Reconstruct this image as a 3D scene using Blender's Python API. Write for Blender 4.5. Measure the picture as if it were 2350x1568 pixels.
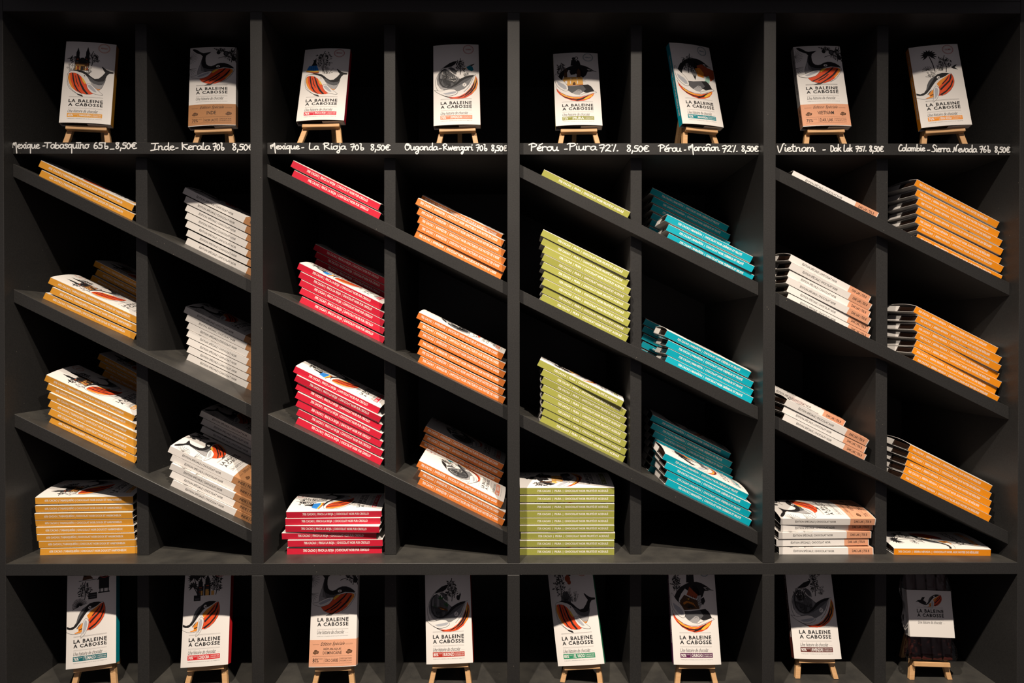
import bpy, bmesh, math, random
from mathutils import Matrix, Vector

# ------------------------------------------------------------------ scene, camera, light
for o in list(bpy.data.objects):
    bpy.data.objects.remove(o)
SC = bpy.context.scene
COL = SC.collection
random.seed(7)
EYE = 1.45                                   # height of the camera above the shop floor
DIST = 1.0011                                # camera to the front of the shelving unit

cam_data = bpy.data.cameras.new('camera')
cam_data.sensor_fit = 'HORIZONTAL'
cam_data.sensor_width = 36.0
cam_data.lens = 1410.0 / 2350.0 * 36.0
cam_data.clip_start = 0.02
cam = bpy.data.objects.new('camera', cam_data)
COL.objects.link(cam)
cam.location = (0.0, -DIST, EYE)
cam.rotation_euler = (math.radians(90 - 0.38), 0.0, math.radians(-0.25))
SC.camera = cam

world = bpy.data.worlds.new('shop_ambient')
SC.world = world
world.use_nodes = True
bg = world.node_tree.nodes['Background']
bg.inputs['Color'].default_value = (1.0, 0.90, 0.97, 1.0)
bg.inputs['Strength'].default_value = 0.115

def spot(name, loc, aim, watts, size, blend, color, radius=0.02, spread=1.0):
    l = bpy.data.lights.new(name, 'SPOT')
    l.energy = watts; l.spot_size = math.radians(size); l.spot_blend = blend
    l.color = color; l.shadow_soft_size = radius
    o = bpy.data.objects.new(name, l)
    COL.objects.link(o)
    o.location = loc; o.scale = (spread, 1, 1)
    o.rotation_euler = (Vector(aim) - Vector(loc)).to_track_quat('-Z', 'Y').to_euler()
    return o

WARM = (1.0, 0.87, 0.735)
# two ceiling track spots, in front of the unit
spot('ceiling_spot', (-0.32, -0.95, EYE + 1.32), (-0.26, 0.0, EYE - 0.80), 162.0, 64, 1.0, WARM, spread=1.75)
spot('ceiling_spot', (0.40, -0.95, EYE + 1.32), (0.34, 0.0, EYE - 0.80), 162.0, 64, 1.0, WARM, spread=1.75)

SC.view_settings.view_transform = 'Standard'
SC.view_settings.look = 'None'
SC.view_settings.exposure = 0.0
SC.view_settings.gamma = 1.0
SC.view_settings.use_curve_mapping = False

# ------------------------------------------------------------------ materials
MATS = {}
def mat(name, color, rough=0.55, spec=0.4, bump=0.0, scale=400.0, vary=0.0):
    m = bpy.data.materials.new(name); m.use_nodes = True
    nt = m.node_tree; b = nt.nodes['Principled BSDF']
    b.inputs['Base Color'].default_value = (*color, 1); b.inputs['Roughness'].default_value = rough
    b.inputs['Specular IOR Level'].default_value = spec
    if bump or vary:
        tc = nt.nodes.new('ShaderNodeTexCoord'); n = nt.nodes.new('ShaderNodeTexNoise')
        n.inputs['Scale'].default_value = scale; n.inputs['Detail'].default_value = 4
        nt.links.new(tc.outputs['Object'], n.inputs['Vector'])
        if bump:
            bu = nt.nodes.new('ShaderNodeBump'); bu.inputs['Strength'].default_value = bump; bu.inputs['Distance'].default_value = 0.0004
            nt.links.new(n.outputs['Fac'], bu.inputs['Height']); nt.links.new(bu.outputs['Normal'], b.inputs['Normal'])
        if vary:
            mx = nt.nodes.new('ShaderNodeMix'); mx.data_type = 'RGBA'
            mx.inputs[6].default_value = (*[c * (1 - vary) for c in color], 1); mx.inputs[7].default_value = (*[min(1, c * (1 + vary)) for c in color], 1)
            nt.links.new(n.outputs['Fac'], mx.inputs[0]); nt.links.new(mx.outputs[2], b.inputs['Base Color'])
    MATS[name] = m
    return m

def black_paint():
    m = mat('black_paint', (0.03, 0.029, 0.028), 0.42, 0.28)
    nt = m.node_tree; b = nt.nodes['Principled BSDF']
    tc = nt.nodes.new('ShaderNodeTexCoord')
    n1 = nt.nodes.new('ShaderNodeTexNoise'); n1.inputs['Scale'].default_value = 520; n1.inputs['Detail'].default_value = 3
    n2 = nt.nodes.new('ShaderNodeTexNoise'); n2.inputs['Scale'].default_value = 9; n2.inputs['Detail'].default_value = 5
    vo = nt.nodes.new('ShaderNodeTexVoronoi'); vo.inputs['Scale'].default_value = 95
    for n in (n1, n2, vo): nt.links.new(tc.outputs['Object'], n.inputs['Vector'])
    # sparse pale dust specks
    lt = nt.nodes.new('ShaderNodeMath'); lt.operation = 'LESS_THAN'; lt.inputs[1].default_value = 0.055
    nt.links.new(vo.outputs['Distance'], lt.inputs[0])
    gt = nt.nodes.new('ShaderNodeMath'); gt.operation = 'GREATER_THAN'; gt.inputs[1].default_value = 0.56
    nt.links.new(n2.outputs['Fac'], gt.inputs[0])
    mu = nt.nodes.new('ShaderNodeMath'); mu.operation = 'MULTIPLY'
    nt.links.new(lt.outputs[0], mu.inputs[0]); nt.links.new(gt.outputs[0], mu.inputs[1])
    ml = nt.nodes.new('ShaderNodeMath'); ml.operation = 'MULTIPLY'; ml.inputs[1].default_value = 0.6
    nt.links.new(mu.outputs[0], ml.inputs[0])
    mx0 = nt.nodes.new('ShaderNodeMix'); mx0.data_type = 'RGBA'
    mx0.inputs[6].default_value = (0.016, 0.0157, 0.016, 1); mx0.inputs[7].default_value = (0.036, 0.035, 0.0335, 1)
    nt.links.new(n1.outputs['Fac'], mx0.inputs[0])
    mx = nt.nodes.new('ShaderNodeMix'); mx.data_type = 'RGBA'
    mx.inputs[7].default_value = (0.22, 0.20, 0.16, 1)
    nt.links.new(mx0.outputs[2], mx.inputs[6]); nt.links.new(ml.outputs[0], mx.inputs[0])
    geo = nt.nodes.new('ShaderNodeNewGeometry'); sep = nt.nodes.new('ShaderNodeSeparateXYZ'); nt.links.new(geo.outputs['Normal'], sep.inputs[0])
    up = nt.nodes.new('ShaderNodeMapRange'); up.inputs[1].default_value = 0.6; up.inputs[2].default_value = 0.9; nt.links.new(sep.outputs['Z'], up.inputs[0])
    n3 = nt.nodes.new('ShaderNodeTexNoise'); n3.inputs['Scale'].default_value = 26; n3.inputs['Detail'].default_value = 6; nt.links.new(tc.outputs['Object'], n3.inputs['Vector'])
    du = nt.nodes.new('ShaderNodeMapRange'); du.inputs[1].default_value = 0.35; du.inputs[2].default_value = 0.7; du.inputs[3].default_value = 0.15; du.inputs[4].default_value = 0.55
    nt.links.new(n3.outputs['Fac'], du.inputs[0])
    df = nt.nodes.new('ShaderNodeMath'); df.operation = 'MULTIPLY'; nt.links.new(up.outputs[0], df.inputs[0]); nt.links.new(du.outputs[0], df.inputs[1])
    mxd = nt.nodes.new('ShaderNodeMix'); mxd.data_type = 'RGBA'; mxd.inputs[7].default_value = (0.085, 0.080, 0.068, 1)
    nt.links.new(df.outputs[0], mxd.inputs[0]); nt.links.new(mx.outputs[2], mxd.inputs[6])
    nt.links.new(mxd.outputs[2], b.inputs['Base Color'])
    ra = nt.nodes.new('ShaderNodeMapRange'); ra.inputs[3].default_value = 0.30; ra.inputs[4].default_value = 0.52
    nt.links.new(n2.outputs['Fac'], ra.inputs[0]); nt.links.new(ra.outputs[0], b.inputs['Roughness'])
    bu = nt.nodes.new('ShaderNodeBump'); bu.inputs['Strength'].default_value = 0.10; bu.inputs['Distance'].default_value = 0.0004
    nt.links.new(n1.outputs['Fac'], bu.inputs['Height']); nt.links.new(bu.outputs['Normal'], b.inputs['Normal'])
    return m

def wood(name):
    m = mat(name, (0.62, 0.37, 0.17), 0.5, 0.3)
    nt = m.node_tree; b = nt.nodes['Principled BSDF']
    tc = nt.nodes.new('ShaderNodeTexCoord'); mp = nt.nodes.new('ShaderNodeMapping'); mp.inputs['Scale'].default_value = (60, 500, 500)
    n = nt.nodes.new('ShaderNodeTexNoise'); n.inputs['Scale'].default_value = 1.0; n.inputs['Detail'].default_value = 5
    mx = nt.nodes.new('ShaderNodeMix'); mx.data_type = 'RGBA'
    mx.inputs[6].default_value = (0.50, 0.27, 0.11, 1); mx.inputs[7].default_value = (0.72, 0.45, 0.23, 1)
    nt.links.new(tc.outputs['Object'], mp.inputs[0]); nt.links.new(mp.outputs[0], n.inputs['Vector'])
    nt.links.new(n.outputs['Fac'], mx.inputs[0]); nt.links.new(mx.outputs[2], b.inputs['Base Color'])
    return m

black_paint(); wood('beech_wood')
mat('white_marker', (0.80, 0.80, 0.78), 0.6, 0.2)
mat('white_card', (0.80, 0.765, 0.725), 0.5, 0.3, bump=0.05, scale=900)
mat('grey_card', (0.60, 0.57, 0.54), 0.6, 0.2)
mat('dark_foil', (0.018, 0.009, 0.006), 0.22, 0.6, bump=0.6, scale=70)
mat('dark_chocolate', (0.050, 0.010, 0.007), 0.32, 0.5)
mat('ink_black', (0.016, 0.015, 0.016), 0.6, 0.2)
mat('ink_grey', (0.10, 0.10, 0.105), 0.6, 0.2)
mat('ink_mid_grey', (0.21, 0.21, 0.215), 0.6, 0.2)
mat('ink_light_grey', (0.36, 0.35, 0.35), 0.6, 0.2)
mat('ink_blue_grey', (0.42, 0.43, 0.46), 0.6, 0.2)
mat('ink_red', (0.72, 0.075, 0.018), 0.55, 0.25)
mat('ink_orange', (0.80, 0.27, 0.03), 0.55, 0.25)
mat('ink_yellow', (0.85, 0.48, 0.05), 0.55, 0.25)
mat('ink_blue', (0.03, 0.22, 0.62), 0.55, 0.25)
mat('ink_brown', (0.10, 0.045, 0.02), 0.6, 0.2)
mat('ink_ochre', (0.72, 0.38, 0.09), 0.6, 0.2)
mat('ink_rust', (0.36, 0.07, 0.025), 0.6, 0.2)
mat('ink_green', (0.03, 0.10, 0.035), 0.6, 0.2)
mat('ink_peacock', (0.0, 0.19, 0.26), 0.6, 0.2)
mat('ink_mint', (0.33, 0.55, 0.45), 0.6, 0.2)
mat('ink_line', (0.33, 0.31, 0.30), 0.6, 0.2)
mat('ink_stamp_red', (0.45, 0.06, 0.05), 0.6, 0.2)
mat('ink_stamp_orange', (0.62, 0.20, 0.10), 0.6, 0.2)
mat('ink_stamp_blue', (0.04, 0.15, 0.19), 0.6, 0.2)
INK = dict(k='ink_black', g='ink_grey', m='ink_mid_grey', l='ink_light_grey', w='white_card', r='ink_red', o='ink_orange', y='ink_yellow', b='ink_blue_grey',
           u='ink_blue', n='ink_brown', c='ink_ochre', d='ink_rust', f='ink_green', p='ink_peacock', v='ink_mint')

# ------------------------------------------------------------------ mesh helpers
class MB:
    """Collects polygons with materials and links them as ONE mesh object."""
    def __init__(self):
        self.v = []; self.f = []; self.fm = []; self.mats = []
    def mi(self, m):
        if m not in self.mats: self.mats.append(m)
        return self.mats.index(m)
    def poly(self, pts, m):
        i = len(self.v); self.v += [tuple(p) for p in pts]
        self.f.append(tuple(range(i, i + len(pts)))); self.fm.append(self.mi(m))
    def faces(self, verts, faces, m):
        i = len(self.v); self.v += [tuple(p) for p in verts]; k = self.mi(m)
        for f in faces:
            self.f.append(tuple(i + j for j in f)); self.fm.append(k)
    def bm(self, bm, m):
        bm.verts.index_update()
        self.faces([v.co[:] for v in bm.verts], [[v.index for v in f.verts] for f in bm.faces], m)
        bm.free()
    def box(self, lo, hi, m, bevel=0.0, mtx=None, seg=1):
        bm = bmesh.new(); bmesh.ops.create_cube(bm, size=1)
        for v in bm.verts:
            v.co = Vector([(lo[k] + hi[k]) / 2 + v.co[k] * (hi[k] - lo[k]) for k in range(3)])
        if bevel: bmesh.ops.bevel(bm, geom=bm.edges[:], offset=bevel, segments=seg, affect='EDGES', profile=0.5)
        if mtx: bm.transform(mtx)
        self.bm(bm, m)
    def prism(self, poly, axis_lo, axis_hi, m, bevel=0.0):
        """poly in (x, z), extruded along y"""
        bm = bmesh.new()
        a = [bm.verts.new((x, axis_lo, z)) for x, z in poly]; b = [bm.verts.new((x, axis_hi, z)) for x, z in poly]
        bm.faces.new(a); bm.faces.new(b[::-1])
        for i in range(len(poly)):
            j = (i + 1) % len(poly); bm.faces.new((a[j], a[i], b[i], b[j]))
        bmesh.ops.recalc_face_normals(bm, faces=bm.faces[:])
        if bevel: bmesh.ops.bevel(bm, geom=bm.edges[:], offset=bevel, segments=1, affect='EDGES', profile=0.5)
        self.bm(bm, m)
    def mesh(self, name, smooth=False):
        me = bpy.data.meshes.new(name)
        me.from_pydata(self.v, [], self.f)
        for m in self.mats: me.materials.append(MATS[m])
        me.polygons.foreach_set('material_index', self.fm)
        if smooth: me.polygons.foreach_set('use_smooth', [True] * len(self.f))
        me.update()
        return me
    def build(self, name, parent=None, smooth=False):
        return link(name, self.mesh(name, smooth), parent)

def link(name, me, parent=None):
    o = bpy.data.objects.new(name, me); COL.objects.link(o)
    if parent: o.parent = parent
    return o

def thing(name, label, cat, mtx=None, group=None):
    o = bpy.data.objects.new(name, None); COL.objects.link(o)
    o.empty_display_size = 0.02
    if mtx is not None: o.matrix_world = mtx
    o['label'] = label; o['category'] = cat
    if group: o['group'] = group
    return o

_txt = {}
def text_mesh(s, bold=0.0, shear=0.0, space=1.0):
    """flat outline of a text with the built-in font, normalised to its own bounding box"""
    key = (s, bold, shear, space)
    if key in _txt: return _txt[key]
    c = bpy.data.curves.new('t', 'FONT'); c.body = s; c.size = 1; c.offset = bold; c.shear = shear; c.space_character = space
    c.resolution_u = 2; c.fill_mode = 'FRONT'; c.dimensions = '2D'
    o = bpy.data.objects.new('t', c); COL.objects.link(o)
    dg = bpy.context.evaluated_depsgraph_get()
    me = bpy.data.meshes.new_from_object(o.evaluated_get(dg))
    vs = [(v.co.x, v.co.y) for v in me.vertices]; fs = [tuple(p.vertices) for p in me.polygons]
    bpy.data.objects.remove(o); bpy.data.curves.remove(c); bpy.data.meshes.remove(me)
    if not vs: vs = [(0, 0), (1, 0), (0, 1)]; fs = [(0, 1, 2)]
    x0 = min(v[0] for v in vs); x1 = max(v[0] for v in vs); y0 = min(v[1] for v in vs); y1 = max(v[1] for v in vs)
    vs = [((x - x0) / (x1 - x0), (y - y0) / (y1 - y0)) for x, y in vs]
    _txt[key] = (vs, fs)
    return _txt[key]

def ribbon(pts, w):
    """a mitred strip of width w along a 2D polyline: (verts, quads)"""
    p = [pts[0]]
    for q in pts[1:]:
        if math.hypot(q[0] - p[-1][0], q[1] - p[-1][1]) > w * 0.02: p.append(q)
    if len(p) < 2: p.append((p[0][0] + w * 0.3, p[0][1]))
    vs, n = [], len(p)
    for i in range(n):
        a, c = p[max(0, i - 1)], p[min(n - 1, i + 1)]
        d = math.hypot(c[0] - a[0], c[1] - a[1]) or 1e-9
        nx, ny = -(c[1] - a[1]) / d * w / 2, (c[0] - a[0]) / d * w / 2
        vs += [(p[i][0] + nx, p[i][1] + ny), (p[i][0] - nx, p[i][1] - ny)]
    return vs, [(2 * i, 2 * i + 1, 2 * i + 3, 2 * i + 2) for i in range(n - 1)], p

def disc(x, y, rx, ry=None, n=10):
    ry = ry or rx
    return [(x + rx * math.cos(2 * math.pi * k / n), y + ry * math.sin(2 * math.pi * k / n)) for k in range(n)]

def smooth_line(p, n=5):
    if len(p) < 3: return p
    q = [p[0]] + list(p) + [p[-1]]; out = []
    for i in range(1, len(q) - 2):
        for k in range(n):
            t = k / n
            out.append(tuple(0.5 * (2 * q[i][j] + (q[i + 1][j] - q[i - 1][j]) * t + (2 * q[i - 1][j] - 5 * q[i][j] + 4 * q[i + 1][j] - q[i + 2][j]) * t * t
                                    + (3 * q[i][j] - q[i - 1][j] - 3 * q[i + 1][j] + q[i + 2][j]) * t ** 3) for j in (0, 1)))
    out.append(p[-1])
    return out

# ------------------------------------------------------------------ shelving unit (x right, y away from the camera, z up)
def Z(h): return EYE + h
LEFT, RIGHT = -0.8198, 0.8333                # inner faces of the outer sides
UP = [(-0.4204, -0.4007), (-0.0032, 0.0169), (0.4143, 0.4343)]     # upright panels
BAYS = [(LEFT, UP[0][0]), (UP[0][1], UP[1][0]), (UP[1][1], UP[2][0]), (UP[2][1], RIGHT)]
HALF = [(-0.6300, -0.6105), (-0.2114, -0.1920), (0.2049, 0.2242), (0.6224, 0.6420)]  # half dividers
BACK = 0.30
TOP_Z, LABEL_Z, BOTTOM_Z, FLOOR_Z = 0.5280, 0.3223, -0.3689, -0.5920
BOARD = 0.0195
SLANT = [(0.2872, 0.0910), (0.0798, -0.1160), (-0.1266, -0.3244)]  # height of a slanted shelf at the left and right end of its bay
P = 'black_paint'

unit = thing('shelving_unit', 'black painted wall unit of four bays with slanted shelves', 'shelving unit', Matrix.Translation((0, 0, 0)))
b = MB(); b.box((LEFT - 0.0195, 0, 0), (LEFT, BACK, Z(0.62)), P, 0.0006); b.build('side_panel', unit)
b = MB(); b.box((RIGHT, 0, 0), (RIGHT + 0.0195, BACK, Z(0.62)), P, 0.0006); b.build('side_panel', unit)
for x0, x1 in UP:
    b = MB(); b.box((x0, 0, Z(BOTTOM_Z)), (x1, BACK, Z(TOP_Z)), P, 0.0006); b.build('upright_panel', unit)
    b = MB(); b.box((x0, 0, Z(FLOOR_Z)), (x1, BACK, Z(BOTTOM_Z) - BOARD), P, 0.0006); b.build('upright_panel', unit)
b = MB(); b.box((LEFT, 0, Z(TOP_Z)), (RIGHT, BACK, Z(TOP_Z) + BOARD), P, 0.0006); b.build('top_board', unit)
b = MB(); b.box((LEFT - 0.0195, -0.085, Z(0.585)), (RIGHT + 0.0195, 0.0, Z(0.645)), P, 0.001)
b.box((LEFT, 0.0, Z(TOP_Z) + BOARD), (RIGHT, 0.018, Z(0.60)), P, 0.001); b.build('cornice', unit)
b = MB(); b.box((LEFT, 0, Z(BOTTOM_Z) - BOARD), (RIGHT, BACK, Z(BOTTOM_Z)), P, 0.0006); b.build('bottom_shelf', unit)
b = MB(); b.box((LEFT, 0, Z(FLOOR_Z) - 0.03), (RIGHT, BACK, Z(FLOOR_Z)), P, 0.0006); b.build('lower_shelf', unit)
b = MB(); b.box((LEFT, 0.02, 0.0), (RIGHT, 0.04, Z(FLOOR_Z) - 0.03), P, 0.0006); b.build('base_panel', unit)
b = MB(); b.box((LEFT - 0.0195, BACK, 0), (RIGHT + 0.0195, BACK + 0.012, Z(0.645)), P); b.build('back_panel', unit)
for i, (x0, x1) in enumerate(BAYS):
    h0, h1 = HALF[i]
    for lo, hi in ((LABEL_Z, TOP_Z), (BOTTOM_Z, LABEL_Z - BOARD), (FLOOR_Z, BOTTOM_Z - BOARD)):
        b = MB(); b.box((h0, 0.039, Z(lo)), (h1, BACK, Z(hi)), P, 0.0006); b.build('half_divider', unit)
    for zl, zr in SLANT:
        b = MB(); t = BOARD / math.cos(math.atan2(zl - zr, x1 - x0))
        b.prism([(x0, Z(zl)), (x1, Z(zr)), (x1, Z(zr) - t), (x0, Z(zl) - t)], 0.019, BACK, P, 0.0006); b.build('slanted_shelf', unit)

# hand lettering, single strokes: x height 1, ascender 2
GLYPH = {
 'a': (1.0, [[(.85,.85),(.5,1.0),(.15,.7),(.12,.25),(.4,0),(.75,.35),(.85,.9),(.85,.2),(1.05,.05)]]),
 'b': (.9, [[(.15,2),(.1,1),(.12,.1),(.5,0),(.8,.3),(.7,.75),(.35,.8),(.15,.5)]]),
 'c': (.8, [[(.75,.85),(.45,1),(.12,.5),(.4,0),(.85,.15)]]),
 'd': (1.0, [[(.8,.8),(.45,.95),(.1,.5),(.4,0),(.8,.35)],[(.85,2),(.82,.2),(1.0,0)]]),
 'e': (.85, [[(.1,.5),(.5,.55),(.75,.8),(.5,1.0),(.15,.7),(.15,.25),(.5,0),(.9,.15)]]),
 'é': (.85, [[(.1,.5),(.5,.55),(.75,.8),(.5,1.0),(.15,.7),(.15,.25),(.5,0),(.9,.15)],[(.4,1.35),(.95,1.8)]]),
 'g': (1.0, [[(.8,.85),(.4,1),(.1,.6),(.3,.15),(.7,.4),(.85,.95),(.8,-.3),(.6,-1.0),(.25,-1.0),(.2,-.6),(.9,.05)]]),
 'i': (.45, [[(.2,1),(.2,.15),(.45,.05)],[(.25,1.55),(.3,1.58)]]),
 'j': (.5, [[(.35,1),(.35,-.5),(.1,-1.0),(-.15,-.7),(.2,-.2),(.55,.1)],[(.4,1.55),(.45,1.58)]]),
 'k': (.9, [[(.15,2),(.12,0)],[(.8,1.1),(.2,.55),(.55,.4),(.9,0)]]),
 'l': (.5, [[(.25,2),(.15,.3),(.35,0),(.55,.1)]]),
 'm': (1.5, [[(.1,1),(.12,0)],[(.12,.6),(.4,1),(.6,.8),(.6,0)],[(.6,.6),(.9,1),(1.15,.8),(1.15,.1),(1.5,.05)]]),
 'n': (1.0, [[(.1,1),(.12,0)],[(.12,.6),(.45,1),(.7,.8),(.7,.1),(1.0,.05)]]),
 'ñ': (1.0, [[(.1,1),(.12,0)],[(.12,.6),(.45,1),(.7,.8),(.7,.1),(1.0,.05)],[(0,1.5),(.4,1.85),(.9,1.6)]]),
 'ĩ': (.5, [[(.2,1),(.2,.15),(.45,.05)],[(-.2,1.45),(.25,1.75),(.7,1.5)]]),
 'o': (.9, [[(.5,1),(.15,.8),(.1,.3),(.45,0),(.8,.35),(.75,.85),(.45,1.0),(.95,.95)]]),
 'q': (1.0, [[(.8,.85),(.45,1),(.1,.6),(.3,.1),(.7,.4),(.82,1)],[(.82,1),(.8,-1.2)]]),
 'r': (.8, [[(.1,1),(.12,0)],[(.12,.6),(.4,1.0),(.8,.9)]]),
 's': (.75, [[(.7,.9),(.35,1.05),(.15,.8),(.6,.4),(.5,.05),(.05,.05)]]),
 't': (.75, [[(.3,1.8),(.28,.3),(.5,0),(.75,.1)],[(.05,1.2),(.7,1.3)]]),
 'u': (1.0, [[(.1,1),(.12,.3),(.35,0),(.7,.3),(.8,1),(.8,.15),(1.05,.05)]]),
 'v': (.85, [[(.05,1),(.4,0),(.85,1.15)]]),
 'w': (1.2, [[(.1,1),(.3,0),(.6,.9),(.8,0),(1.15,1.2)]]),
 'x': (.9, [[(.1,1),(.85,0)],[(.85,1),(.1,0)]]),
 'z': (.9, [[(.1,.95),(.75,.95),(.2,.25),(.6,.2),(.75,-.3),(.5,-1.1),(.2,-.9),(.95,.05)]]),
 'M': (1.15, [[(.0,1.1),(.12,.2)],[(.1,.8),(.4,1.35),(.5,.75)],[(.5,.9),(.85,1.8),(.92,.5),(1.05,-1.2)]]),
 'T': (1.2, [[(0,1.65),(1.35,1.75)],[(.6,1.7),(.5,.1)]]),
 'I': (1.25, [[(.1,1.6),(1.3,1.65)],[(.8,1.6),(.65,.1)],[(0,-.15),(1.15,.15)]]),
 'K': (1.15, [[(.1,1.85),(.15,0)],[(1.05,1.35),(.25,1.15),(.35,.8),(1.15,0)]]),
 'L': (.95, [[(.15,1.95),(.1,.1),(.95,.15)]]),
 'R': (1.3, [[(.2,1.8),(.25,0)],[(.0,1.5),(.5,1.95),(1.0,1.65),(.8,1.15),(.3,.95),(.7,.5),(1.25,.05)]]),
 'O': (1.25, [[(.9,1.7),(.4,1.75),(.1,1),(.25,.15),(.7,.05),(1.1,.8),(.9,1.6),(.45,1.35),(1.25,1.3)]]),
 'P': (1.1, [[(.3,1.7),(.25,0)],[(-.15,1.5),(.5,1.85),(1.1,1.5),(.9,1.1),(.35,.9)]]),
 'V': (1.15, [[(.0,1.35),(.35,-.3),(.95,1.8),(1.2,2.1)]]),
 'D': (1.0, [[(.15,1.6),(.15,.05),(.6,.05),(.95,.75),(.6,1.5),(.1,1.6)]]),
 'C': (1.0, [[(.95,1.75),(.6,1.9),(.15,1.0),(.2,.2),(.6,0),(1.1,.3)]]),
 'S': (1.0, [[(1,1.85),(.6,2.0),(.3,1.5),(.8,.8),(.7,.1),(.0,.1)]]),
 'N': (1.35, [[(0,.1),(.3,.2),(.45,1.4),(.85,.2),(1.0,1.6),(1.4,2.2)]]),
 '0': (.85, [[(.45,1.4),(.12,.9),(.2,.15),(.5,0),(.78,.6),(.6,1.3),(.4,1.4)]]),
 '2': (.9, [[(.1,1.3),(.45,1.65),(.75,1.3),(.1,.1),(.35,.2),(.9,.0)]]),
 '5': (.8, [[(.8,1.45),(.3,1.45),(.22,.9),(.65,.85),(.6,.1),(.05,.1)]]),
 '6': (.85, [[(.6,1.7),(.2,.9),(.2,.1),(.6,.05),(.75,.5),(.4,.75),(.18,.45)]]),
 '7': (.85, [[(.05,1.5),(.75,1.6),(.35,-.15)],[(.15,.85),(.75,.9)]]),
 '8': (.8, [[(.7,1.5),(.3,1.65),(.2,1.2),(.7,.5),(.45,0),(.15,.3),(.6,1.1),(.7,1.5)]]),
 '%': (1.0, [[(.2,1.75),(.26,1.78)],[(.45,1.7),(.38,.1),(.85,.05),(.85,.55),(.42,.5)]]),
 '/': (1.0, [[(.15,1.55),(.25,1.6)],[(.7,1.7),(.35,0)],[(.9,.1),(1.0,.15)]]),
 ',': (.45, [[(.3,.25),(.15,-.5)]]),
 '€': (1.05, [[(1.0,1.35),(.55,1.5),(.2,.8),(.45,.05),(1.05,.15)],[(.0,.95),(.75,1.0)],[(.0,.6),(.7,.65)]]),
 '-': (.7, [[(0,.5),(.6,.55)]]), '_': (.8, [[(0,-.1),(.8,-.05)]]),
}
# bay, words as (text, left px, right px, baseline px, x height px) read off the shelf front
LETTERING = [
 [('Mexique',28,91,340.6,9),('-',99,104,340,9),('Tabasquĩno',103,204.5,340.6,9),('65%',214.5,249.5,341,9),('_',253.5,262,342,9),('8,50€',264.7,314,341.5,9),
  ('Inde',346.8,400.5,344.5,9),('-',404,410,345,9),('Kerala',417.5,483,344,9),('70%',489,515.5,344.5,9),('8,50€',533,583,345,9)],
 [('Mexique',621,687,342.3,7.5),('-',692.6,698,344,9),('La',709.6,732,343.5,8),('Rioja',742,794,343.2,8),('70%',804.3,835.6,344.2,8),('8,50€',850,895.5,345,8),
  ('Ouganda',929,1004.6,344.7,8),('-',1008,1013.5,346,8),('Rwenzori',1016.2,1085,345.1,7.5),('70%',1092.4,1118.3,346,8),('8,50€',1127.2,1164,346.8,8)],
 [('Pérou',1216,1281,346,9),('-',1295.5,1302.6,347.5,9),('Piura',1304,1369,344.7,9),('72/',1374.7,1417.6,347.5,9),('8,50€',1437.4,1489,348.2,9),
  ('Pérou',1512.2,1562.6,348.2,8.5),('-',1570,1574.2,349,8),('Marañon',1580,1650.4,346.1,8),('72/',1656.5,1691.3,348.8,8.5),('8,50€',1700.8,1739.6,348.1,8)],
 [('Vietnam',1784.3,1871,347.6,9),('-',1888.3,1894.7,349,9),('Dak',1905.5,1929.8,347.6,8),('Lak',1936.2,1955.3,347.6,7.5),('75/',1963,1987.2,347.6,7),('8,50€',1994.3,2026.8,348.3,8),
  ('Colombie',2061,2121.8,346.9,7.5),('-',2127.7,2133.7,349.5,8),('Sierra',2137.6,2179.8,348.9,8),('Nevada',2185,2240.5,349.6,8),('76%',2247,2272.2,349.6,8),('8,50€',2281,2316.5,350.2,8)],
]
PX = (DIST + 0.019) / 1410.0                 # metres per photo pixel on the shelf fronts
CAM = cam.rotation_euler.to_matrix()
def front(px, py):
    """where a photo pixel lies on the plane of the shelf fronts"""
    r = CAM @ Vector(((px - 1175) / 1410.0, (784 - py) / 1410.0, -1.0)); t = (DIST + 0.019) / r.y
    return r.x * t, EYE + r.z * t
for i, (x0, x1) in enumerate(BAYS):
    b = MB(); b.box((x0, 0.019, Z(LABEL_Z) - BOARD), (x1, BACK, Z(LABEL_Z)), P, 0.0006)
    lift = 0.0
    for s, a, e, base, xh in LETTERING[i]:
        adv = sum(GLYPH[c][0] for c in s); x, fz = front(a, base); sx = (front(e, base)[0] - x) / adv; sz = xh * PX
        for c in s:
            w, strokes = GLYPH[c]
            for st in strokes:
                pts = [(x + px * sx, fz + pz * sz) for px, pz in smooth_line(st)]
                pts = [p for p in pts if x0 - 0.02 < p[0] < x1 - 0.0012]
                pts = [(px, max(Z(LABEL_Z) - BOARD + 0.0008, min(Z(LABEL_Z) - 0.0008, pz))) for px, pz in pts]
                if not pts: continue
                vs, fs, pp = ribbon(pts, 0.0019); lift += 4e-6
                b.faces([(u, 0.0188 - lift - 2e-6 * k, v) for k, (u, v) in enumerate(vs)], fs, 'white_marker')
                for q in (pp[0], pp[-1]):
                    lift += 4e-6; b.poly([(u, 0.0188 - lift, v) for u, v in disc(q[0], q[1], 0.00095, n=10)], 'white_marker')
            x += w * sx
    o = b.build('display_shelf', unit)
    o['label'] = 'black shelf front hand-lettered with origins and prices in white'

# room behind and below the unit
b = MB(); b.box((-2.5, BACK + 0.012, 0), (2.5, BACK + 0.12, 2.8), P); o = b.build('wall_back'); o['kind'] = 'structure'
b = MB(); b.box((-2.5, -2.5, -0.06), (2.5, BACK + 0.12, 0.0), 'ink_brown'); o = b.build('floor'); o['kind'] = 'structure'

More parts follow.
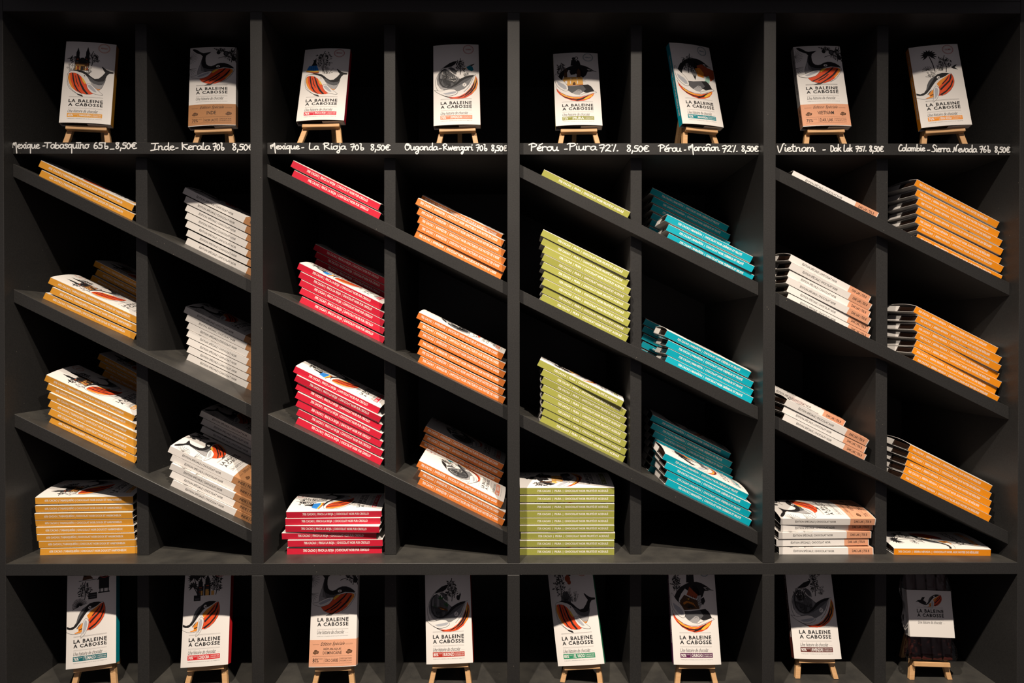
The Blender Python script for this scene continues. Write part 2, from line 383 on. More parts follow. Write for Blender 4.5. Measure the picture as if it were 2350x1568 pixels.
# ------------------------------------------------------------------ print of the covers (mm on the cover) and placements
ART = {
 'W1': [
  ('w',[(7.7,78.0),(6.7,89.5),(8.1,97.7),(12.2,100.8),(20.4,100.6),(28.3,97.4),(33.6,93.7),(38.8,83.7),(38.4,74.0),(27.9,87.3),(18.3,96.7),(11.3,96.6),(8.8,92.7),(9.3,79.6),(12.5,70.6),(17.9,62.4),(25.7,55.9),(21.9,56.8),(13.7,64.1),(9.3,71.5)]),
  ('k',[(14.6,101.9),(21.5,103.1),(27.8,102.4),(34.3,100.2),(39.7,96.0),(44.5,90.9),(50.4,86.7),(56.5,87.8),(61.7,93.7),(66.1,101.0),(63.3,105.2),(60.3,111.5),(61.2,112.3),(67.6,106.7),(72.7,104.4),(78.7,103.6),(78.7,100.8),(72.4,99.8),(69.0,95.2),(67.1,87.9),(64.3,83.1),(57.0,81.3),(50.7,82.8),(44.8,86.8),(39.7,88.6),(36.1,93.6),(30.8,97.0),(23.0,100.5)]),
  ('g',[(38.2,91.1),(44.6,88.8),(50.7,83.1),(57.0,81.5),(64.5,83.4),(67.1,87.9),(66.3,81.4),(63.0,75.9),(57.5,74.9),(49.9,77.0),(43.3,82.0)]),
  ('l',[(43.3,82.3),(49.9,77.0),(57.5,74.9),(63.0,75.9),(65.7,81.1),(63.8,73.4),(59.7,65.5),(57.1,64.8),(51.7,69.7),(46.3,76.3)]),
  ('o',[(50.5,70.2),(57.1,64.6),(59.7,65.2),(60.8,67.9),(56.9,66.5)]),
  ('r',[(9.5,96.0),(13.1,97.5),(18.2,97.0),(23.4,95.3),(28.9,90.5),(33.8,83.9),(37.5,77.3),(41.4,67.5),(46.3,61.0),(50.2,57.4),(45.5,55.5),(38.1,55.3),(30.5,57.0),(22.7,61.5),(15.9,67.3),(11.4,75.5),(8.8,84.5),(8.5,91.1)]),
  ('o',[(9.5,95.6),(8.3,91.1),(8.8,84.5),(11.4,75.5),(16.2,67.1),(21.3,62.7),(16.8,71.3),(12.6,82.8),(11.5,92.6)]),
  ('y',[(28.9,90.5),(33.7,84.7),(37.2,78.1),(36.1,75.4),(32.2,80.7)]),
  ('k',[(14.2,97.0),(16.0,96.9),(17.6,87.6),(20.5,74.5),(26.3,63.1),(33.4,55.5),(30.3,57.2),(24.5,62.3),(19.2,72.1),(15.5,86.0)]),
  ('k',[(21.9,95.6),(23.4,95.3),(26.9,87.3),(30.3,76.7),(36.7,64.4),(43.2,55.7),(39.9,55.4),(33.7,62.9),(28.4,74.3),(24.9,85.7)]),
  ('k',[(19.3,92.4),(20.2,92.1),(23.6,79.3),(27.6,69.5),(26.3,70.3),(22.1,79.3)]),
  ('w',[(31.1,93.7),(33.5,95.3),(36.8,92.8),(37.5,88.7),(35.4,87.1),(32.1,89.6)]),
  ('k',[(33.1,92.4),(34.9,92.8),(35.8,91.2),(34.4,90.4)]),
  ('w',[(38.7,74.8),(41.9,76.7),(46.6,75.0),(52.0,69.2),(58.7,62.6),(65.1,56.5),(61.5,55.3),(55.2,56.4),(48.9,58.2),(43.4,63.2),(39.9,69.2)]),
  ('b',[(40.3,73.7),(44.2,74.5),(48.2,70.9),(52.7,64.9),(55.2,60.3),(51.2,60.9),(45.9,64.9),(41.8,69.6)]),
  ('k',[(23.4,56.7),(28.2,55.3),(32.9,54.0),(34.8,50.4),(31.0,51.5),(26.5,53.5)]),
  ('s',[(25.7,55.7),(17.9,62.1),(12.2,70.1),(8.9,78.0),(8.4,89.4),(9.5,96.0)]),
  ('s',[(7.7,78.0),(6.7,89.5),(8.1,97.7),(12.2,100.8),(20.4,100.9),(26.9,98.5)]),
  ('s',[(7.7,78.0),(9.6,70.7),(14.4,64.1),(23.1,57.0)]),
  ('s',[(39.9,69.2),(43.4,63.2),(48.9,58.2),(55.2,56.4),(61.5,55.3),(65.1,56.5),(58.7,62.6),(52.0,69.2),(46.6,75.0),(41.9,76.7),(38.9,74.7),(39.9,69.2)]),
  ('s',[(58.2,65.2),(62.2,69.4),(65.3,78.2),(67.7,87.9)]),
 ],
 'W2': [
  ('k',[(4.6,157.0),(8.5,157.2),(14.3,153.8),(19.4,149.3),(24.1,147.5),(30.9,148.4),(37.4,149.3),(34.4,146.4),(29.0,142.5),(27.8,137.4),(27.9,130.1),(29.4,124.2),(32.7,120.9),(37.5,119.7),(42.5,121.1),(47.8,124.6),(54.1,126.3),(60.2,126.2),(67.2,123.9),(72.9,120.1),(76.7,116.1),(71.2,115.9),(59.2,117.1),(51.6,115.1),(46.6,114.4),(39.2,113.1),(31.9,113.9),(24.9,117.0),(21.2,121.4),(21.3,130.2),(22.9,140.5),(19.5,144.9),(13.6,147.2),(8.5,151.0),(5.2,154.7)]),
  ('g',[(22.4,140.5),(21.2,121.4),(24.9,117.0),(31.9,113.9),(39.2,113.1),(46.6,114.3),(42.4,109.4),(36.1,108.0),(27.5,107.4),(20.3,108.3),(17.6,111.3),(16.2,115.7),(19.4,127.3)]),
  ('l',[(19.4,127.3),(16.7,120.0),(14.6,111.3),(14.3,104.0),(21.3,106.1),(27.5,107.4),(20.3,108.6),(16.9,112.7)]),
  ('r',[(38.6,108.0),(44.0,112.3),(51.4,113.6),(61.4,115.6),(69.9,115.1),(74.5,112.8),(74.6,108.9),(69.5,101.7),(62.5,93.0),(54.5,87.4),(45.6,83.9),(38.2,83.3),(29.9,84.8),(22.9,87.9),(17.7,94.1),(25.0,95.8),(32.7,99.3)]),
  ('y',[(38.6,107.7),(43.9,112.0),(51.4,113.6),(47.4,110.0),(40.7,105.0)]),
  ('o',[(69.9,115.1),(74.7,112.6),(74.4,108.6),(69.2,100.9),(62.8,93.8),(61.6,96.0),(68.1,104.6),(71.2,110.4)]),
  ('k',[(23.7,88.1),(34.5,93.2),(45.1,100.9),(55.8,109.5),(61.6,115.5),(63.6,115.4),(58.1,108.4),(50.0,101.2),(38.1,93.1),(25.2,86.7)]),
  ('k',[(37.0,83.3),(48.9,91.5),(59.7,100.7),(69.0,112.4),(70.7,111.8),(64.7,101.7),(55.1,92.9),(43.3,85.4),(40.0,83.2)]),
  ('k',[(34.0,89.1),(44.4,94.8),(52.5,101.9),(53.7,101.2),(45.5,93.3),(35.1,87.7)]),
  ('s',[(46.5,113.4),(52.9,116.2),(61.7,117.8),(70.1,116.9),(75.9,114.4),(76.8,111.7),(72.3,102.3),(64.2,92.3),(54.3,85.9)]),
  ('w',[(2.7,101.0),(7.3,101.2),(13.6,102.6),(21.3,106.1),(28.9,108.4),(36.3,109.2),(39.5,108.7),(37.0,104.4),(31.4,98.6),(23.8,95.8),(16.4,94.9),(9.2,96.8),(4.3,98.3)]),
  ('b',[(13.3,100.1),(23.5,104.6),(32.5,107.8),(36.1,107.3),(33.3,104.0),(28.1,101.6),(23.0,99.5),(16.7,98.1)]),
  ('s',[(2.7,101.0),(7.3,101.2),(13.6,102.6),(21.3,106.1),(28.9,108.4),(36.3,109.2),(39.5,108.7),(37.0,104.4),(31.4,98.6),(23.8,95.8),(16.4,94.9),(9.2,96.8),(4.3,98.3),(2.7,101.0)]),
  ('w',[(46.2,119.5),(48.6,121.3),(52.3,120.9),(53.2,118.3),(50.6,116.8),(47.0,117.3)]),
  ('k',[(48.7,119.5),(51.2,119.7),(51.0,118.3),(49.0,118.0)]),
  ('k',[(26.1,80.3),(33.4,84.1),(40.9,83.5),(36.1,80.4)]),
  ('s',[(14.3,103.7),(14.5,111.3),(17.0,120.0),(20.5,130.2),(22.1,139.0)]),
  ('t',[(-0.5,140.4),(3.5,151.1)]),
  ('t',[(-0.2,140.2),(6.6,150.5)]),
  ('t',[(0.1,139.9),(9.4,148.9)]),
  ('t',[(0.3,139.5),(11.7,146.2)]),
  ('t',[(0.4,139.1),(13.2,142.7)]),
  ('t',[(0.4,138.6),(13.8,138.4)]),
  ('t',[(0.3,138.2),(12.3,134.2)]),
  ('t',[(0.1,137.8),(10.0,130.7)]),
  ('t',[(-0.2,137.4),(7.1,128.2)]),
  ('t',[(-0.5,137.1),(4.0,126.6)]),
  ('t',[(-0.9,137.0),(0.8,126.2)]),
  ('t',[(-0.4,115.9),(12.5,116.9)]),
  ('t',[(-0.4,115.9),(11.8,112.8)]),
  ('t',[(-0.4,115.9),(10.1,109.0)]),
  ('t',[(-0.4,115.9),(7.4,105.8)]),
  ('t',[(-0.4,115.9),(4.1,103.5)]),
  ('t',[(-0.4,115.9),(0.3,102.3)]),
 ],
 'W3': [
  ('w',[(3.7,80.7),(4.3,90.9),(8.8,102.4),(16.5,112.5),(25.4,116.6),(36.9,116.2),(73.2,98.2),(74.1,91.6),(66.5,74.5),(56.3,61.9),(46.2,55.4),(33.7,53.7),(22.4,55.5),(13.7,60.3),(7.4,69.1)]),
  ('k',[(42.1,125.5),(37.0,125.0),(29.3,122.4),(21.6,116.7),(16.5,111.3),(22.9,113.4),(31.8,114.6),(36.9,117.7),(40.1,122.0)]),
  ('g',[(25.4,112.2),(31.8,113.1),(36.8,110.3),(39.5,105.1),(39.9,99.2),(34.8,100.9),(31.7,104.6),(29.2,109.1)]),
  ('m',[(21.6,110.8),(14.6,108.6),(8.8,101.7),(6.0,90.8),(6.8,80.6),(11.2,72.6),(18.8,68.0),(26.3,66.4),(36.3,65.4),(43.8,64.9),(53.9,69.9),(62.2,79.0),(66.8,89.0),(71.0,97.5),(61.9,96.4),(54.3,93.4),(46.7,89.3),(40.3,81.8),(31.4,74.9),(22.6,73.7),(16.3,77.5),(13.2,83.4),(11.3,92.1),(11.6,100.9),(15.2,107.4)]),
  ('g',[(21.6,111.1),(14.6,108.1),(10.1,100.9),(8.8,90.8),(10.6,81.3),(15.7,74.9),(22.6,71.2),(31.4,71.3),(40.2,74.6),(49.0,79.4),(57.9,84.9),(64.9,90.5),(71.0,97.5),(61.9,96.4),(54.3,93.4),(46.7,89.3),(40.3,81.8),(31.4,74.9),(22.6,73.7),(16.3,77.5),(13.2,83.4),(11.3,92.1),(11.6,100.9),(15.2,107.4)]),
  ('k',[(21.6,111.1),(16.5,109.2),(12.6,101.6),(11.6,92.1),(12.8,83.7),(16.3,77.2),(22.6,73.4),(31.4,74.6),(40.3,81.5),(46.7,89.0),(54.3,93.1),(61.9,96.1),(71.0,97.5),(68.7,94.0),(61.8,92.0),(54.2,88.6),(47.8,83.7),(40.2,76.8),(31.4,72.7),(22.6,72.2),(15.7,75.8),(11.3,83.1),(10.0,92.2),(11.4,102.3),(15.8,108.5)]),
  ('l',[(8.1,87.9),(10.6,80.2),(16.3,73.1),(25.1,71.2),(21.3,69.0),(13.7,70.3),(9.3,76.2)]),
  ('w',[(50.9,79.3),(54.1,81.8),(57.8,79.1),(57.1,74.8),(53.3,73.5),(50.9,75.7)]),
  ('k',[(52.8,76.1),(53.7,79.0),(56.1,80.0),(54.3,78.2),(53.6,75.5)]),
  ('r',[(73.8,96.0),(76.8,88.6),(77.4,80.0),(74.1,68.6),(66.2,58.8),(56.1,52.0),(43.6,49.8),(31.2,50.2),(24.3,54.0),(36.2,53.2),(46.2,55.4),(56.3,61.7),(65.2,72.4),(70.7,84.5)]),
  ('y',[(73.4,95.7),(72.0,85.9),(66.5,72.4),(56.9,61.2),(61.3,63.2),(69.6,73.0),(74.0,85.8)]),
  ('o',[(75.4,91.6),(76.7,85.8),(76.5,77.1),(72.6,67.2),(66.2,59.5),(71.4,71.5),(74.4,81.5)]),
  ('k',[(74.1,93.1),(75.7,84.3),(72.9,72.2),(65.0,61.0),(53.6,53.0),(52.4,53.2),(62.5,61.5),(70.2,72.3),(73.7,83.0)]),
  ('k',[(71.5,85.9),(71.3,78.7),(66.4,67.4),(57.5,58.3),(46.2,52.2),(41.2,52.1),(53.7,57.7),(63.3,68.2),(68.4,77.4)]),
  ('w',[(1.5,69.2),(6.2,68.4),(12.5,66.8),(20.0,68.0),(28.8,69.2),(36.3,68.2),(41.3,64.5),(41.9,61.6),(37.5,58.2),(28.7,55.9),(18.7,56.6),(9.9,61.8),(4.9,65.6)]),
  ('b',[(16.2,61.4),(26.3,63.1),(36.3,64.7),(39.8,64.6),(40.0,62.7),(36.3,60.4),(27.5,58.8),(21.2,58.9)]),
  ('s',[(1.5,69.2),(6.2,68.4),(12.5,66.8),(20.0,68.0),(28.8,69.2),(36.3,68.2),(41.3,64.5),(41.9,61.6),(37.5,58.2),(28.7,55.9),(18.7,56.6),(9.9,61.8),(4.9,65.6),(1.5,69.2)]),
  ('s',[(42.1,125.2),(34.4,123.9),(25.5,118.8),(16.5,112.5),(9.5,102.4),(4.7,90.9),(3.7,80.7),(5.9,72.0),(8.1,67.9)]),
  ('s',[(20.3,112.6),(29.2,113.2),(36.2,110.3),(39.9,104.4),(40.2,98.9),(35.2,100.1)]),
  ('s',[(13.7,60.0),(22.4,55.0),(33.7,51.4),(24.9,53.4),(17.4,57.3)]),
  ('s',[(74.2,97.4),(73.2,98.0),(70.7,95.4),(66.7,84.6),(60.8,72.6),(52.6,63.5)]),
 ],
 'W4': [
  ('w',[(2.8,86.0),(6.3,98.0),(10.4,104.5),(23.8,84.7),(49.3,86.7),(64.1,77.6),(72.3,71.0),(63.3,63.2),(48.0,59.6),(32.9,59.4),(20.5,64.0),(9.4,72.2)]),
  ('k',[(76.7,117.0),(70.1,120.0),(63.9,124.7),(56.4,129.0),(47.5,131.7),(38.4,131.6),(29.3,128.8),(20.1,124.0),(12.0,115.9),(7.7,107.8),(7.2,104.5),(10.3,102.0),(14.0,96.3),(15.5,104.4),(19.7,112.5),(26.4,120.6),(34.3,125.7),(42.1,126.5),(48.1,123.4),(51.3,116.7),(50.3,108.6),(51.3,102.8),(56.7,108.4),(59.9,116.6),(66.1,116.8)]),
  ('w',[(58.6,122.4),(64.4,122.2),(70.0,118.8),(75.1,117.6),(68.7,117.2),(62.3,119.0)]),
  ('k',[(60.5,121.5),(65.0,121.4),(71.3,118.3),(64.9,118.4)]),
  ('g',[(23.8,84.4),(33.9,84.2),(49.3,86.5),(59.5,87.6),(65.0,83.1),(56.5,77.7),(49.9,71.4),(43.3,65.2),(35.7,65.7),(28.3,70.2),(23.4,75.1)]),
  ('k',[(49.3,86.5),(59.5,87.6),(65.8,81.5),(69.7,73.3),(62.5,71.2),(54.8,69.0),(49.9,71.4),(55.2,76.9),(51.6,82.6)]),
  ('l',[(36.7,73.3),(41.2,76.4),(46.2,75.5),(48.6,71.5),(43.2,64.4),(37.0,65.3),(30.8,68.9)]),
  ('s',[(39.8,72.4),(41.1,74.3),(43.7,74.3),(44.8,72.3)]),
  ('r',[(3.3,81.9),(9.4,72.2),(20.5,63.7),(32.9,59.7),(45.5,59.8),(58.3,63.8),(69.7,69.5),(67.1,63.2),(60.5,56.2),(50.2,51.7),(38.8,50.3),(27.6,53.2),(17.8,58.5),(9.2,66.6),(4.6,73.9)]),
  ('y',[(9.3,71.2),(21.7,62.1),(34.1,58.4),(48.0,58.8),(37.8,56.3),(24.1,58.9),(14.2,64.5)]),
  ('y',[(45.3,54.6),(55.6,59.9),(68.0,67.6),(64.5,61.3),(54.1,54.4)]),
  ('k',[(8.0,69.8),(17.9,61.2),(30.3,55.9),(42.8,55.7),(54.4,59.9),(42.8,53.8),(28.9,54.1),(16.6,60.1)]),
  ('k',[(33.9,51.9),(45.4,56.1),(58.3,64.1),(60.2,64.6),(49.1,54.8),(38.9,51.4)]),
  ('w',[(2.7,113.6),(5.5,111.1),(10.3,102.8),(17.7,94.6),(22.6,86.4),(24.3,79.1),(22.1,74.0),(17.0,74.4),(9.6,80.2),(4.1,88.4),(1.7,98.1),(1.5,107.9)]),
  ('b',[(4.4,98.1),(10.1,93.9),(16.3,89.7),(20.6,84.0),(21.6,77.6),(17.2,77.6),(11.0,83.4),(6.1,89.9)]),
  ('s',[(2.7,113.6),(5.5,111.1),(10.3,102.8),(17.7,94.6),(22.6,86.4),(24.3,79.1),(22.1,74.0),(17.0,74.4),(9.6,80.2),(4.1,88.4),(1.7,98.1),(1.5,107.9),(2.7,113.6)]),
  ('s',[(2.8,86.0),(4.5,78.7),(10.6,71.4),(21.7,64.0),(33.0,60.9),(45.6,61.0),(58.4,65.2),(72.3,70.1),(72.6,71.8),(69.5,73.0),(62.5,71.2),(54.8,68.2),(43.2,63.6)]),
 ],
 'W5': [
  ('w',[(0.6,63.7),(4.8,61.9),(17.3,68.2),(28.1,78.7),(36.5,89.4),(44.0,93.0),(46.1,91.4),(37.1,76.4),(27.9,60.0),(24.9,55.3),(15.4,54.3),(7.4,55.3),(0.3,59.2)]),
  ('k',[(0.5,67.6),(6.4,64.9),(12.5,66.9),(16.7,72.6),(19.1,81.0),(22.3,87.9),(26.6,93.3),(32.9,97.0),(38.1,100.9),(45.4,102.6),(52.3,102.3),(57.0,101.1),(50.4,96.7),(44.1,93.7),(39.2,91.8),(35.3,88.8),(31.2,84.2),(26.8,78.1),(22.5,72.0),(16.9,65.4),(10.6,61.7),(4.8,61.9),(0.5,63.7)]),
  ('g',[(22.2,87.2),(26.5,93.0),(32.9,96.7),(29.6,90.1),(23.9,82.0),(19.2,73.8),(15.6,68.4),(18.7,78.2)]),
  ('o',[(19.6,63.7),(25.8,70.3),(28.5,71.5),(27.3,60.1),(25.0,56.0),(15.5,54.7),(13.3,55.9),(20.6,57.9)]),
  ('k',[(17.2,62.8),(22.0,68.5),(26.0,71.7),(22.4,67.0),(18.2,62.1)]),
  ('k',[(21.0,60.7),(27.3,63.0),(27.1,61.3),(22.0,59.4)]),
  ('r',[(41.1,89.0),(48.8,94.0),(56.5,99.0),(60.7,100.3),(63.1,92.6),(63.1,83.9),(60.1,75.6),(54.4,67.6),(46.5,61.2),(39.2,58.3),(34.0,58.3),(36.7,69.3),(36.8,77.9)]),
  ('o',[(34.4,82.4),(41.1,89.0),(48.8,94.0),(56.5,99.0),(49.6,91.0),(42.4,81.6),(37.6,75.6),(35.6,78.7)]),
  ('k',[(38.1,71.3),(46.8,79.8),(54.9,87.6),(59.0,98.8),(60.7,99.2),(60.0,92.9),(56.3,85.3),(47.5,76.5),(39.2,68.3)]),
  ('k',[(36.0,60.4),(47.5,67.9),(55.7,77.2),(61.1,89.2),(61.1,84.1),(56.7,74.5),(48.5,65.6),(39.3,59.0)]),
  ('k',[(42.4,81.6),(49.2,88.2),(54.7,94.9),(55.9,94.7),(50.8,87.3),(43.4,80.1)]),
  ('w',[(32.1,78.0),(35.3,76.3),(37.3,72.1),(36.1,63.6),(32.4,55.1),(28.2,49.7),(24.1,47.2),(25.9,55.9),(27.1,67.3),(28.5,72.9)]),
  ('b',[(31.3,74.8),(34.3,73.1),(35.0,68.0),(33.0,59.6),(29.4,54.2),(26.8,52.3),(28.4,61.4),(29.0,68.5)]),
  ('s',[(32.1,78.0),(35.3,76.3),(37.3,72.1),(36.1,63.6),(32.4,55.1),(28.2,49.7),(24.1,47.2),(25.9,55.9),(27.1,67.3),(28.5,72.9),(32.1,78.0)]),
  ('w',[(36.1,94.8),(38.2,97.2),(40.8,96.5),(40.9,94.1),(38.7,92.1),(36.4,92.6)]),
  ('k',[(37.9,94.8),(39.5,95.5),(40.0,94.0),(38.5,93.3)]),
  ('s',[(-0.1,58.6),(7.4,55.1),(15.4,54.0),(24.8,54.9)]),
  ('s',[(63.5,86.8),(62.3,79.7),(59.3,74.3),(54.3,67.3),(46.5,60.9),(39.1,57.9)]),
  ('s',[(44.1,93.5),(50.3,96.5),(57.0,100.9),(60.7,100.3),(63.1,92.6),(63.3,85.4)]),
 ],
 'X_rio': [
  ('u',[(11.2,120.8),(25.0,120.4),(29.3,108.6),(22.3,108.0),(8.1,110.9),(8.5,113.4)]),
  ('y',[(8.1,110.9),(22.3,108.0),(29.3,109.0),(29.6,106.1),(22.5,105.5),(7.3,108.4)]),
  ('d',[(7.3,108.4),(22.5,105.5),(29.6,106.1),(29.7,102.8),(20.2,103.1),(5.6,107.7)]),
  ('k',[(15.5,120.7),(18.0,127.3),(18.8,133.2),(21.8,134.8),(23.4,131.4),(22.5,127.2),(26.3,120.4)]),
  ('t',[(16.1,120.7),(15.1,110.7)]),
  ('t',[(18.6,120.6),(19.1,108.9)]),
  ('t',[(21.8,120.5),(23.5,108.8)]),
 ],
 'X_tab': [
 ],
 'X_piu': [
  ('c',[(14.0,97.1),(18.3,104.3),(50.1,103.7),(50.8,86.2),(23.8,84.7)]),
  ('n',[(17.4,104.3),(18.7,120.7),(20.8,125.6),(23.2,120.6),(23.5,104.2)]),
  ('n',[(39.8,103.9),(41.1,118.6),(43.9,123.5),(46.9,118.5),(46.9,103.7)]),
  ('w',[(19.1,96.2),(22.9,96.4),(22.9,89.6),(19.5,89.3)]),
  ('n',[(32.1,85.4),(32.7,91.0),(35.6,93.4),(37.4,90.1),(37.2,85.8)]),
  ('w',[(28.0,96.0),(29.3,96.0),(29.3,89.5),(28.0,89.2)]),
  ('w',[(40.2,96.1),(41.6,96.0),(41.5,89.2),(40.2,89.3)]),
  ('w',[(28.9,102.5),(30.2,102.4),(30.2,98.9),(28.9,98.9)]),
  ('w',[(39.8,102.6),(41.1,102.5),(41.2,99.0),(39.9,99.0)]),
  ('d',[(23.8,85.9),(50.6,87.4),(50.8,86.2),(23.8,84.6)]),
  ('k',[(27.5,117.2),(34.1,120.4),(40.4,117.0),(37.6,110.5),(29.8,109.0)]),
  ('t',[(49.8,97.2),(56.3,99.5)]),
  ('t',[(49.7,94.7),(56.0,93.8)]),
  ('t',[(49.7,95.5),(54.8,96.3)]),
 ],
 'X_mar': [
  ('d',[(45.0,103.8),(45.5,116.9),(56.0,121.6),(66.1,116.4),(80.0,112.9),(79.3,96.6),(69.7,88.7),(65.1,96.9),(57.4,97.0)]),
  ('o',[(40.1,110.4),(50.5,113.5),(57.7,103.5),(56.0,93.8),(44.6,95.6)]),
  ('v',[(56.9,87.3),(61.2,96.9),(67.8,100.0),(68.7,93.5),(65.7,83.9)]),
 ],
 'X_chu': [
  ('n',[(16.3,89.7),(16.7,101.1),(24.7,110.7),(34.8,105.6),(49.9,100.4),(49.3,87.5),(23.8,86.0)]),
  ('d',[(28.6,110.6),(34.2,123.7),(40.4,117.0),(47.8,110.2),(45.0,103.8)]),
  ('o',[(21.7,97.7),(28.2,100.9),(39.6,97.4),(44.3,89.2),(39.4,94.1),(29.4,97.6),(22.9,94.5)]),
  ('y',[(28.3,104.1),(33.5,104.8),(32.1,102.4)]),
  ('k',[(29.3,130.4),(30.9,153.9),(37.0,159.1),(42.2,159.0),(42.9,130.1)]),
  ('w',[(32.6,147.1),(35.4,152.1),(36.4,145.3),(33.5,138.7)]),
  ('l',[(46.5,108.6),(52.9,110.1),(54.9,97.1),(50.7,89.1),(47.1,94.0)]),
  ('k',[(52.6,103.6),(57.9,106.8),(60.1,100.2),(56.0,93.8),(53.0,97.1)]),
 ],
 'X_buk': [
  ('f',[(25.3,101.9),(21.5,105.0),(25.3,104.8),(26.7,110.7),(29.2,104.7),(33.0,107.5),(31.0,101.7)]),
  ('f',[(12.6,87.7),(10.0,90.7),(14.5,90.6),(15.1,96.4),(17.0,89.8),(20.2,91.9),(18.2,86.1)]),
  ('f',[(34.1,92.9),(32.9,97.3),(36.0,94.3),(39.2,98.5),(39.1,92.7),(41.7,94.1),(39.1,89.1)]),
  ('n',[(16.3,81.8),(20.2,87.5),(26.5,90.2),(36.6,87.0),(40.3,83.3),(31.4,75.6),(22.6,75.1)]),
  ('d',[(25.1,77.2),(36.5,82.6),(38.4,79.7),(31.4,74.9)]),
  ('o',[(20.1,83.1),(26.5,87.3),(34.0,85.6),(27.7,83.6)]),
 ],
 'X_rwe': [
  ('p',[(57.8,113.3),(63.5,116.8),(68.5,114.4),(70.3,107.8),(67.1,104.6),(60.8,108.1)]),
  ('y',[(52.0,109.1),(57.7,111.8),(58.3,110.3),(53.2,108.0)]),
  ('k',[(63.5,117.1),(71.2,120.2),(72.7,120.1),(67.3,115.2)]),
 ],
 'X_el': [
 ],
 'X_sie': [
 ],
}
